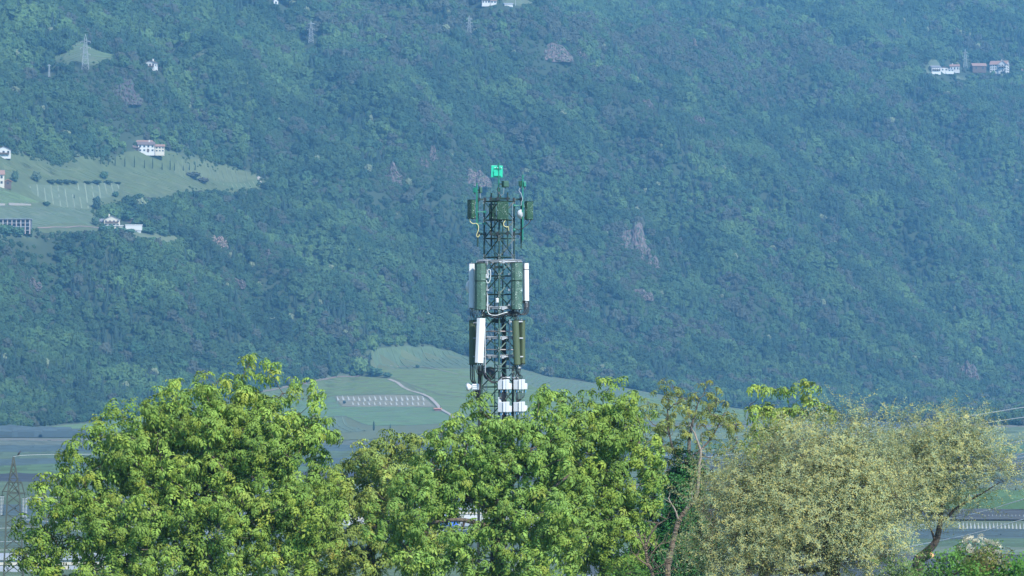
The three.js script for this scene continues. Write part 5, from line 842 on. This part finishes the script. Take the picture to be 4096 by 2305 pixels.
growTree({ name: 'walnut_tree', seed: 102, dist: 163, label: 'yellowish low walnut tree between the big rounded one and the mast', group: 'walnut trees in front of the mast', trunk: [[1480, 2305, 0, 0.2], [1490, 2130, 0, 0.16], [1520, 1960, 0, 0.1], [1560, 1830, 0, 0.05]],
  limbs: [[[1490, 2100, 0, 0.1], [1380, 1980, 0, 0.06], [1320, 1900, 0, 0.03]], [[1500, 2050, 0, 0.1], [1650, 1950, 0, 0.06], [1740, 1850, 0, 0.03]]],
  lobes: [[1560, 1850, 180, 110], [1640, 1780, 110, 60, 0.2], [1590, 1745, 50, 36], [1440, 1900, 140, 100], [1380, 2030, 170, 130, 0.2], [1600, 2000, 220, 140, 0.3], [1420, 2200, 200, 110, 0.4], [1620, 2180, 190, 110, 0.4], [1740, 1800, 80, 70], [1330, 1950, 90, 70], [1270, 2120, 110, 110, 0.2], [1700, 1890, 120, 90], [1520, 2100, 200, 90], [1300, 2270, 160, 70, 0.3]],
  gap: 0.54, shoots: 5, spread: 0.46, hollow: 0.85, gaps: 0.48, tint: walnutTint([0.185, 0.265, 0.048], [0.295, 0.370, 0.085], 0.12) });
growTree({ name: 'walnut_tree', seed: 103, dist: 144, label: 'big walnut tree directly in front of the mast foot', group: 'walnut trees in front of the mast', trunk: [[1985, 2305, 0, 0.24], [1990, 2100, 0, 0.19], [2005, 1950, 0, 0.13], [1990, 1800, 0, 0.08], [1975, 1690, 0, 0.05]],
  limbs: [[[1990, 2060, 0, 0.12], [1880, 2000, 0.3, 0.08], [1770, 1960, 0.4, 0.05]], [[2000, 1980, 0, 0.11], [2090, 1880, 0.3, 0.07], [2140, 1760, 0.3, 0.04]], [[1990, 2120, 0, 0.12], [1840, 2080, 0.8, 0.07], [1680, 2100, 0.8, 0.04]], [[1995, 2040, 0, 0.1], [2150, 1990, 0.6, 0.07], [2280, 1900, 0.6, 0.04]]],
  lobes: [[1960, 1760, 200, 120], [1950, 1640, 60, 50], [2080, 1725, 130, 56, 0.2], [1830, 1800, 140, 110, 0.3], [2120, 1800, 190, 140, 0.4], [1930, 1900, 200, 120, 0.2], [1720, 1960, 180, 150, 0.5], [2080, 2010, 220, 150, 0.6], [1640, 2090, 160, 120, 0.9], [1820, 2130, 150, 70, 1.2], [2020, 2190, 150, 70, 1.0], [1720, 2240, 200, 70, 1.2], [2160, 2210, 190, 100, 1.0], [1850, 1700, 70, 50, 0.1], [2190, 1650, 90, 60, 0.1], [1960, 1615, 40, 28, 0.1], [1790, 1730, 70, 50, 0], [1860, 2010, 180, 120, 0.2], [1900, 2250, 180, 80, 0.6], [2250, 2080, 150, 110, 0.6]],
  gap: 0.53, shoots: 5, spread: 0.45, hollow: 0.8, gaps: 0.42, holes: [[1730, 2070, 80, 40], [1880, 2036, 80, 36], [1950, 2230, 50, 50]], tint: walnutTint(GREEN, [0.245, 0.380, 0.076], 0.10) });
growTree({ name: 'walnut_tree', seed: 104, dist: 150, label: 'dense walnut tree right of the mast, beside the ivy clad trunks', group: 'walnut trees in front of the mast', trunk: [[2420, 2305, 0, 0.22], [2425, 2100, 0, 0.18], [2430, 1950, 0, 0.12], [2420, 1780, 0, 0.07], [2440, 1650, 0, 0.04]],
  limbs: [[[2428, 2000, 0, 0.11], [2330, 1900, 0.2, 0.06], [2260, 1780, 0.2, 0.035]], [[2430, 1950, 0, 0.1], [2530, 1840, 0.2, 0.06], [2570, 1720, 0.2, 0.03]]],
  lobes: [[2420, 1760, 200, 150], [2300, 1680, 120, 80, 0.2], [2230, 1590, 70, 44, 0.1], [2470, 1600, 80, 60, 0.1], [2460, 1560, 34, 26], [2560, 1720, 100, 110, 0.2], [2330, 1880, 180, 140, 0.4], [2520, 1900, 130, 140, 0.4], [2400, 2050, 220, 140, 0.6], [2290, 2180, 170, 110, 0.8], [2490, 2180, 150, 100, 0.7], [2360, 1620, 80, 50]],
  gap: 0.53, shoots: 5, spread: 0.45, hollow: 0.8, gaps: 0.48, tint: walnutTint(GREEN, LIME, 0.10) });
growTree({ name: 'walnut_tree', seed: 105, dist: 168, label: 'thin olive leaved tree with bare grey twigs behind the dead trunk', group: 'thin trees beside the willows', trunk: [[2740, 2305, 0, 0.18], [2750, 2000, 0, 0.13], [2755, 1850, 0, 0.09], [2760, 1740, 0, 0.06], [2790, 1620, 0, 0.03]],
  limbs: [[[2755, 1900, 0, 0.07], [2690, 1790, 0, 0.04], [2670, 1640, 0, 0.02]], [[2757, 1840, 0, 0.06], [2840, 1760, 0, 0.035], [2900, 1650, 0, 0.02]]], bark: mat([0.36, 0.33, 0.29], 0.95, { map: barkTex }),
  lobes: [[2790, 1620, 150, 70, 0, 0.75], [2680, 1560, 70, 40, 0, 0.7], [2830, 1570, 90, 44, 0, 0.8], [2900, 1540, 28, 22, 0, 0.9], [2640, 1650, 90, 80, 0, 0.55], [2700, 1740, 130, 90, 0, 0.45], [2880, 1730, 110, 110, 0, 0.5], [2660, 1850, 110, 100, 0, 0.35], [2860, 1850, 110, 70, 0, 0.4], [2770, 1690, 120, 80, 0, 0.5]],
  gap: 0.5, shoots: 4, spread: 0.38, hollow: 0.3, kinds: WALNUT, size: 0.68, tint: walnutTint([0.170, 0.225, 0.045], [0.280, 0.320, 0.085], 0.15), twig: 0.012 });
growTree({ name: 'walnut_tree', seed: 106, dist: 160, label: 'bright lime green treetop standing behind the big willow', group: 'thin trees beside the willows', trunk: [[3060, 2305, 0, 0.18], [3065, 2000, 0, 0.13], [3080, 1820, 0, 0.09], [3120, 1680, 0, 0.05]],
  limbs: [[[3075, 1850, 0, 0.06], [3020, 1720, 0, 0.04], [3000, 1620, 0, 0.02]], [[3090, 1790, 0, 0.06], [3200, 1690, 0, 0.03], [3290, 1630, 0, 0.015]]],
  lobes: [[3120, 1660, 130, 70], [3030, 1590, 46, 34], [3170, 1555, 44, 30], [3240, 1545, 34, 24], [3200, 1610, 80, 40], [3080, 1720, 110, 60], [3290, 1640, 50, 24, 0, 0.7], [3060, 1830, 110, 70, 0, 0.6], [2990, 1680, 60, 60], [3040, 1940, 90, 70, 0, 0.5]],
  gap: 0.55, shoots: 5, spread: 0.34, hollow: 0.5, gaps: 0.45, tint: walnutTint([0.180, 0.280, 0.040], [0.300, 0.405, 0.075], 0.1), bark: BARK_DARK });
const willowTint = (r, tone) => { const t = 0.82 + 0.36 * r(), y = clamp(tone * 0.4 + r() * 0.6, 0, 1); return C(lerp(0.345, 0.42, y) * t, lerp(0.395, 0.41, y) * t, lerp(0.235, 0.19, y) * t); };
growTree({ name: 'willow_tree', seed: 201, dist: 132, label: 'large pale willow with silvery yellow leaves and hidden trunk', group: 'pale willows', trunk: [[3330, 2305, 0, 0.26], [3320, 2200, 0, 0.2], [3300, 2080, 0, 0.14], [3290, 1960, 0, 0.09], [3280, 1850, 0, 0.05]], bark: BARK_WARM,
  limbs: [[[3320, 2230, 0, 0.14], [3180, 2180, 0.3, 0.08], [3040, 2080, 0.4, 0.05], [2960, 1960, 0.4, 0.03]], [[3300, 2080, 0, 0.1], [3360, 1990, 0.4, 0.06], [3470, 1930, 0.5, 0.03]], [[3330, 2270, 0, 0.12], [3120, 2290, 0.8, 0.07], [2900, 2250, 0.8, 0.04]], [[3325, 2200, 0, 0.1], [3440, 2120, 0.3, 0.06], [3500, 2010, 0.3, 0.03]]],
  lobes: [[3260, 1890, 280, 170], [3240, 1805, 150, 70], [3400, 1770, 90, 60], [3420, 1690, 40, 46, 0, 0.6], [3340, 1745, 110, 44, 0, 0.7], [3070, 1930, 140, 100, 0.2], [2980, 2020, 170, 130, 0.4], [3220, 2060, 300, 150, 0.6], [3450, 2000, 180, 140, 0.3], [2950, 2160, 150, 120, 0.6], [3110, 2210, 260, 120, 0.9], [3400, 2180, 200, 110, 0.6], [2900, 2270, 140, 80, 0.6], [3490, 1870, 100, 80, 0.1]],
  gap: 0.46, shoots: 22, spread: 0.72, hollow: 0.6, gaps: 0.8, kinds: WHIPS, leaf: WILLOW_LEAF, hang: 0.5, tint: willowTint, twig: 0.0042 });
growTree({ name: 'willow_tree', seed: 202, dist: 143, label: 'smaller willow on a bare crooked trunk with one sawn limb', group: 'pale willows', trunk: [[3672, 2305, 0, 0.21], [3676, 2240, 0, 0.2], [3700, 2215, 0.05, 0.15], [3742, 2170, 0, 0.12], [3760, 2100, 0, 0.095], [3768, 2030, 0, 0.06], [3775, 1950, 0, 0.035]], bark: BARK_DARK,
  limbs: [[[3772, 2090, 0, 0.06], [3830, 2030, 0.1, 0.045], [3920, 1980, 0.1, 0.03], [4000, 1930, 0.1, 0.015]], [[3765, 2060, 0, 0.05], [3720, 1990, 0, 0.035], [3700, 1900, 0, 0.02]], [[3742, 2170, 0, 0.05], [3722, 2110, 0.1, 0.03], [3700, 2070, 0.1, 0.016]]],
  lobes: [[3770, 1830, 200, 120], [3820, 1740, 110, 50], [3640, 1800, 120, 80, 0.1], [3870, 1700, 60, 30, 0, 0.6], [3900, 1820, 90, 80], [3600, 1930, 110, 100, 0.2], [3700, 1990, 140, 90, 0.1], [4000, 1890, 90, 60, 0, 0.55], [4060, 1930, 50, 40, 0, 0.35], [3780, 1950, 160, 80], [3600, 2040, 80, 70, 0, 0.6], [3860, 2070, 80, 40, 0, 0.25]],
  gap: 0.44, shoots: 20, spread: 0.68, hollow: 0.5, gaps: 0.85, kinds: WHIPS, leaf: WILLOW_LEAF, hang: 0.5, tint: willowTint, twig: 0.0042 });
{
  // the sawn stub of the smaller willow
  const t = scene.getObjectByName('willow_tree_001'), W = (px, py, dz) => at(px, py, 143 - dz).sub(t.position), a = W(3690, 2236, 0.1), b = W(3728, 2218, 0.35);
  part('sawn_limb', barGeo(a, b, 0.13, 0.105, 10), BARK_DARK, t); const cut = part('cut_face', new THREE.CircleGeometry(0.105, 14), CUTWOOD, t); cut.position.copy(b).addScaledVector(b.clone().sub(a).normalize(), 0.003); cut.quaternion.setFromUnitVectors(new V3(0, 0, 1), b.clone().sub(a).normalize());
}
// bare dead wood
function deadTree(label, dist, lines, m, seed, twigCount, name = 'dead_tree') {
  const r = rng(seed), W = (px, py, dz = 0) => at(px, py, dist - dz), f = W(lines[0][0][0], lines[0][0][1]); f.y = height(f.x, -f.z) - 0.1;
  const t = thing(name, label, 'dead tree', f, 'bare dead trees'), s = dist / FOCAL, fp = 1480 + (EYE - f.y) / s;
  lines.forEach((line, k) => {
    const pts = (k ? line : [[line[0][0], fp, 0, line[0][3] * 1.2], ...line]).map(([x, y, z = 0, rad]) => ({ p: W(x, y, z).sub(f), rad })), curve = new THREE.CatmullRomCurve3(pts.map((q) => q.p)), n = Math.ceil(curve.getLength() / 0.22), list = [];
    for (let i = 0; i < n; i++) { const ra = (u) => { const g = u / n * (pts.length - 1), a = Math.min(pts.length - 2, Math.floor(g)); return lerp(pts[a].rad, pts[a + 1].rad, g - a) * (0.92 + 0.16 * n2(u * 0.9, k * 7 + seed)); }; const w = (u) => curve.getPoint(u / n).add(new V3(0.02 * n2(u * 0.6, k), 0, 0.02 * n2(u * 0.6, k + 9))); list.push(barGeo(w(i), w(i + 1), ra(i), ra(i + 1), 8)); }
    part(k ? 'bare_branch' : 'trunk', merge(list), Array.isArray(m) ? m[Math.min(k, m.length - 1)] : m, t);
    for (let i = 0; i < twigCount; i++) { const u = 0.25 + 0.75 * r(), p = curve.getPoint(u), d = new V3((r() - 0.5) * 2, r() * 1.3 - 0.1, (r() - 0.5)).normalize(), L = 0.2 + 0.6 * r(), p1 = p.clone().addScaledVector(d, L * 0.5), p2 = p1.clone().addScaledVector(d.add(new V3((r() - 0.5), 0.4, 0)).normalize(), L * 0.5); part('twig', merge([barGeo(p, p1, 0.013, 0.008, 4), barGeo(p1, p2, 0.008, 0.003, 4)]), Array.isArray(m) ? m[m.length - 1] : m, t); }
  });
  return t;
}
deadTree('bleached dead trunk curving up between the walnut and the willow', 140, [
  [[2668, 2305, 0, 0.108], [2690, 2180, 0, 0.097], [2714, 2090, 0, 0.092], [2745, 2040, 0, 0.086], [2784, 2000, 0, 0.070]], [[2784, 2000, 0, 0.065], [2795, 1930, 0, 0.056], [2797, 1860, 0, 0.054], [2803, 1800, 0, 0.049], [2790, 1765, 0, 0.038], [2775, 1730, 0, 0.027], [2763, 1712, 0, 0.013]],
  [[2714, 2085, 0, 0.043], [2700, 2040, 0.1, 0.034], [2672, 1992, 0.1, 0.022]], [[2772, 2005, 0, 0.033], [2768, 1985, 0, 0.026], [2767, 1965, 0, 0.011]], [[2800, 1880, 0, 0.027], [2808, 1862, 0, 0.019], [2811, 1850, 0, 0.006]], [[2803, 1812, 0, 0.024], [2810, 1798, 0, 0.016], [2816, 1785, 0, 0.006]], [[2796, 1930, 0, 0.018], [2850, 1935, 0.1, 0.013], [2873, 1955, 0.1, 0.006]]], [DEADBROWN, DEADWOOD], 31, 2);
deadTree('tangle of dry grey twigs at the bottom beside the bleached trunk', 137, [
  [[2612, 2305, 0, 0.07], [2590, 2250, 0, 0.06], [2583, 2190, 0, 0.045], [2580, 2140, 0, 0.02]], [[2600, 2270, 0, 0.03], [2560, 2240, 0.1, 0.022], [2535, 2215, 0.1, 0.01]], [[2585, 2180, 0, 0.03], [2620, 2110, 0, 0.02], [2670, 2075, 0, 0.01]], [[2583, 2200, 0, 0.03], [2565, 2165, 0, 0.02], [2560, 2145, 0, 0.01]], [[2605, 2285, 0, 0.03], [2650, 2260, 0.2, 0.02], [2690, 2240, 0.2, 0.01]], [[2590, 2240, 0, 0.02], [2640, 2180, 0.1, 0.014], [2680, 2170, 0.1, 0.008]], [[2610, 2300, 0, 0.03], [2660, 2290, 0.2, 0.02], [2720, 2270, 0.2, 0.01]]], DEADBROWN, 33, 7);
deadTree('dry brown vine stems hanging between the bleached trunk and the willow', 141, [
  [[2850, 2305, 0, 0.05], [2848, 2200, 0, 0.045], [2852, 2100, 0, 0.04], [2870, 2020, 0, 0.03], [2895, 1960, 0, 0.012]], [[2840, 2250, 0, 0.03], [2835, 2120, 0, 0.025], [2845, 2030, 0, 0.015], [2820, 1990, 0, 0.006]], [[2858, 2280, 0.1, 0.03], [2866, 2150, 0.1, 0.025], [2862, 2060, 0.1, 0.015], [2880, 1990, 0.1, 0.006]], [[2852, 2110, 0, 0.02], [2820, 2060, 0.1, 0.014], [2790, 2035, 0.1, 0.006]], [[2865, 2040, 0, 0.02], [2920, 1990, 0.1, 0.014], [2960, 1900, 0.1, 0.005]]], DEADBROWN, 35, 6);
// ivy on the trunks, shrubs and the flowering elder along the bottom
const ivyTint = (r, tone) => { const t = 0.7 + 0.6 * r(); return C(0.028 * t, 0.105 * t, 0.020 * t); };
const ivyAt = (label, seed, dist, trunk, lobes) => growTree({ name: 'ivy_column', category: 'ivy', seed, dist, label, group: 'ivy clad trunks', trunk, lobes, gap: 0.25, shoots: 5, spread: 0.16, hollow: 0.7, kinds: IVY, leaf: IVY_LEAF, face: true, tint: ivyTint, bark: BARK_DARK });
ivyAt('tall ivy clad trunk behind the bleached dead trunk', 301, 156, [[2740, 2305, 0, 0.2], [2738, 2080, 0, 0.16], [2745, 1900, 0, 0.1], [2740, 1830, 0, 0.05]], [[2735, 1960, 70, 120], [2738, 2090, 95, 120], [2745, 1860, 36, 60], [2720, 2200, 130, 110], [2690, 2280, 130, 90], [2785, 1880, 26, 70], [2800, 2180, 80, 130]]);
ivyAt('slimmer ivy clad trunk at the edge of the dense walnut', 302, 153, [[2620, 2305, 0, 0.14], [2616, 2100, 0, 0.1], [2612, 1900, 0, 0.06], [2600, 1850, 0, 0.03]], [[2616, 2060, 40, 130], [2604, 1910, 30, 80], [2625, 2220, 80, 110], [2560, 2270, 100, 80]]);
ivyAt('ivy clad trunk showing through gaps in the big willow', 303, 141, [[2990, 2305, 0, 0.16], [2992, 2100, 0, 0.12], [3000, 1950, 0, 0.07], [3005, 1880, 0, 0.03]], [[2995, 2010, 34, 110], [3000, 1920, 24, 60], [2990, 2150, 40, 110], [3070, 2110, 30, 60]]);
const shrubTint = (a, b) => (r, tone) => { const t = 0.8 + 0.4 * r(), k = clamp(tone * 0.6 + 0.5 * r(), 0, 1); return C(lerp(a[0], b[0], k) * t, lerp(a[1], b[1], k) * t, lerp(a[2], b[2], k) * t); };
const shrub = (label, seed, dist, x, top, rx, ry, a, b, extra = []) => growTree({ name: 'shrub', category: 'shrub', seed, dist, label, group: 'shrubs along the bottom edge', trunk: [[x, 2305, 0, 0.06], [x + 4, top + ry, 0, 0.03]], lobes: [[x, top + ry, rx, ry], [x - rx * 0.5, top + ry * 1.6, rx * 0.7, ry], [x + rx * 0.5, top + ry * 1.5, rx * 0.7, ry], ...extra], gap: 0.3, shoots: 5, spread: 0.24, hollow: 0.6, kinds: SHRUB, leaf: LEAF, tint: shrubTint(a, b), twig: 0.007 });
shrub('bright green shrub at the bottom beside the crooked willow trunk', 401, 124, 3790, 2210, 120, 80, [0.075, 0.195, 0.024], [0.14, 0.29, 0.04]);
shrub('pale mixed green shrub at the bottom left of the crooked willow trunk', 402, 122, 3590, 2245, 90, 70, [0.10, 0.19, 0.04], [0.20, 0.28, 0.08]);
shrub('reddish tipped shrub at the bottom under the elder blossom', 403, 126, 3960, 2215, 90, 70, [0.11, 0.16, 0.03], [0.24, 0.22, 0.05]);
shrub('vivid green shrub in the bottom right corner', 404, 121, 4090, 2235, 100, 80, [0.06, 0.19, 0.02], [0.11, 0.27, 0.03]);
shrub('shaded green shrub at the bottom under the dry twigs', 405, 139, 2520, 2230, 70, 60, [0.07, 0.17, 0.02], [0.13, 0.25, 0.035]);
{
  const e = growTree({ name: 'elder_bush', category: 'elder bush', seed: 411, dist: 128, label: 'elder bush covered in cream blossom at the bottom right', trunk: [[3905, 2305, 0, 0.06], [3910, 2200, 0, 0.03]], lobes: [[3920, 2180, 70, 44], [3875, 2200, 40, 30], [3965, 2195, 36, 34], [3900, 2240, 90, 50]], gap: 0.2, shoots: 2, spread: 0.12, hollow: 0.8, kinds: HEADS, leaf: PETAL, size: 0.95, tint: (r) => { const t = 0.85 + 0.25 * r(); return C(0.62 * t, 0.57 * t, 0.41 * t); } });
  const r = rng(9), im = dress(new THREE.InstancedMesh(SHRUB[0], LEAF, 60)), m = new THREE.Matrix4(); im.name = 'leaves'; im.userData.kind = 'stuff';
  for (let i = 0; i < 60; i++) { const p = at(3915 + (r() - 0.5) * 150, 2190 + r() * 90, 128 + (r() - 0.5) * 0.8).sub(e.base); m.makeRotationY(r() * 6).setPosition(p); im.setMatrixAt(i, m); const t = 0.8 + 0.4 * r(); im.setColorAt(i, C(0.09 * t, 0.19 * t, 0.03 * t)); } e.tree.add(im);
}
renderer.render(scene, camera);
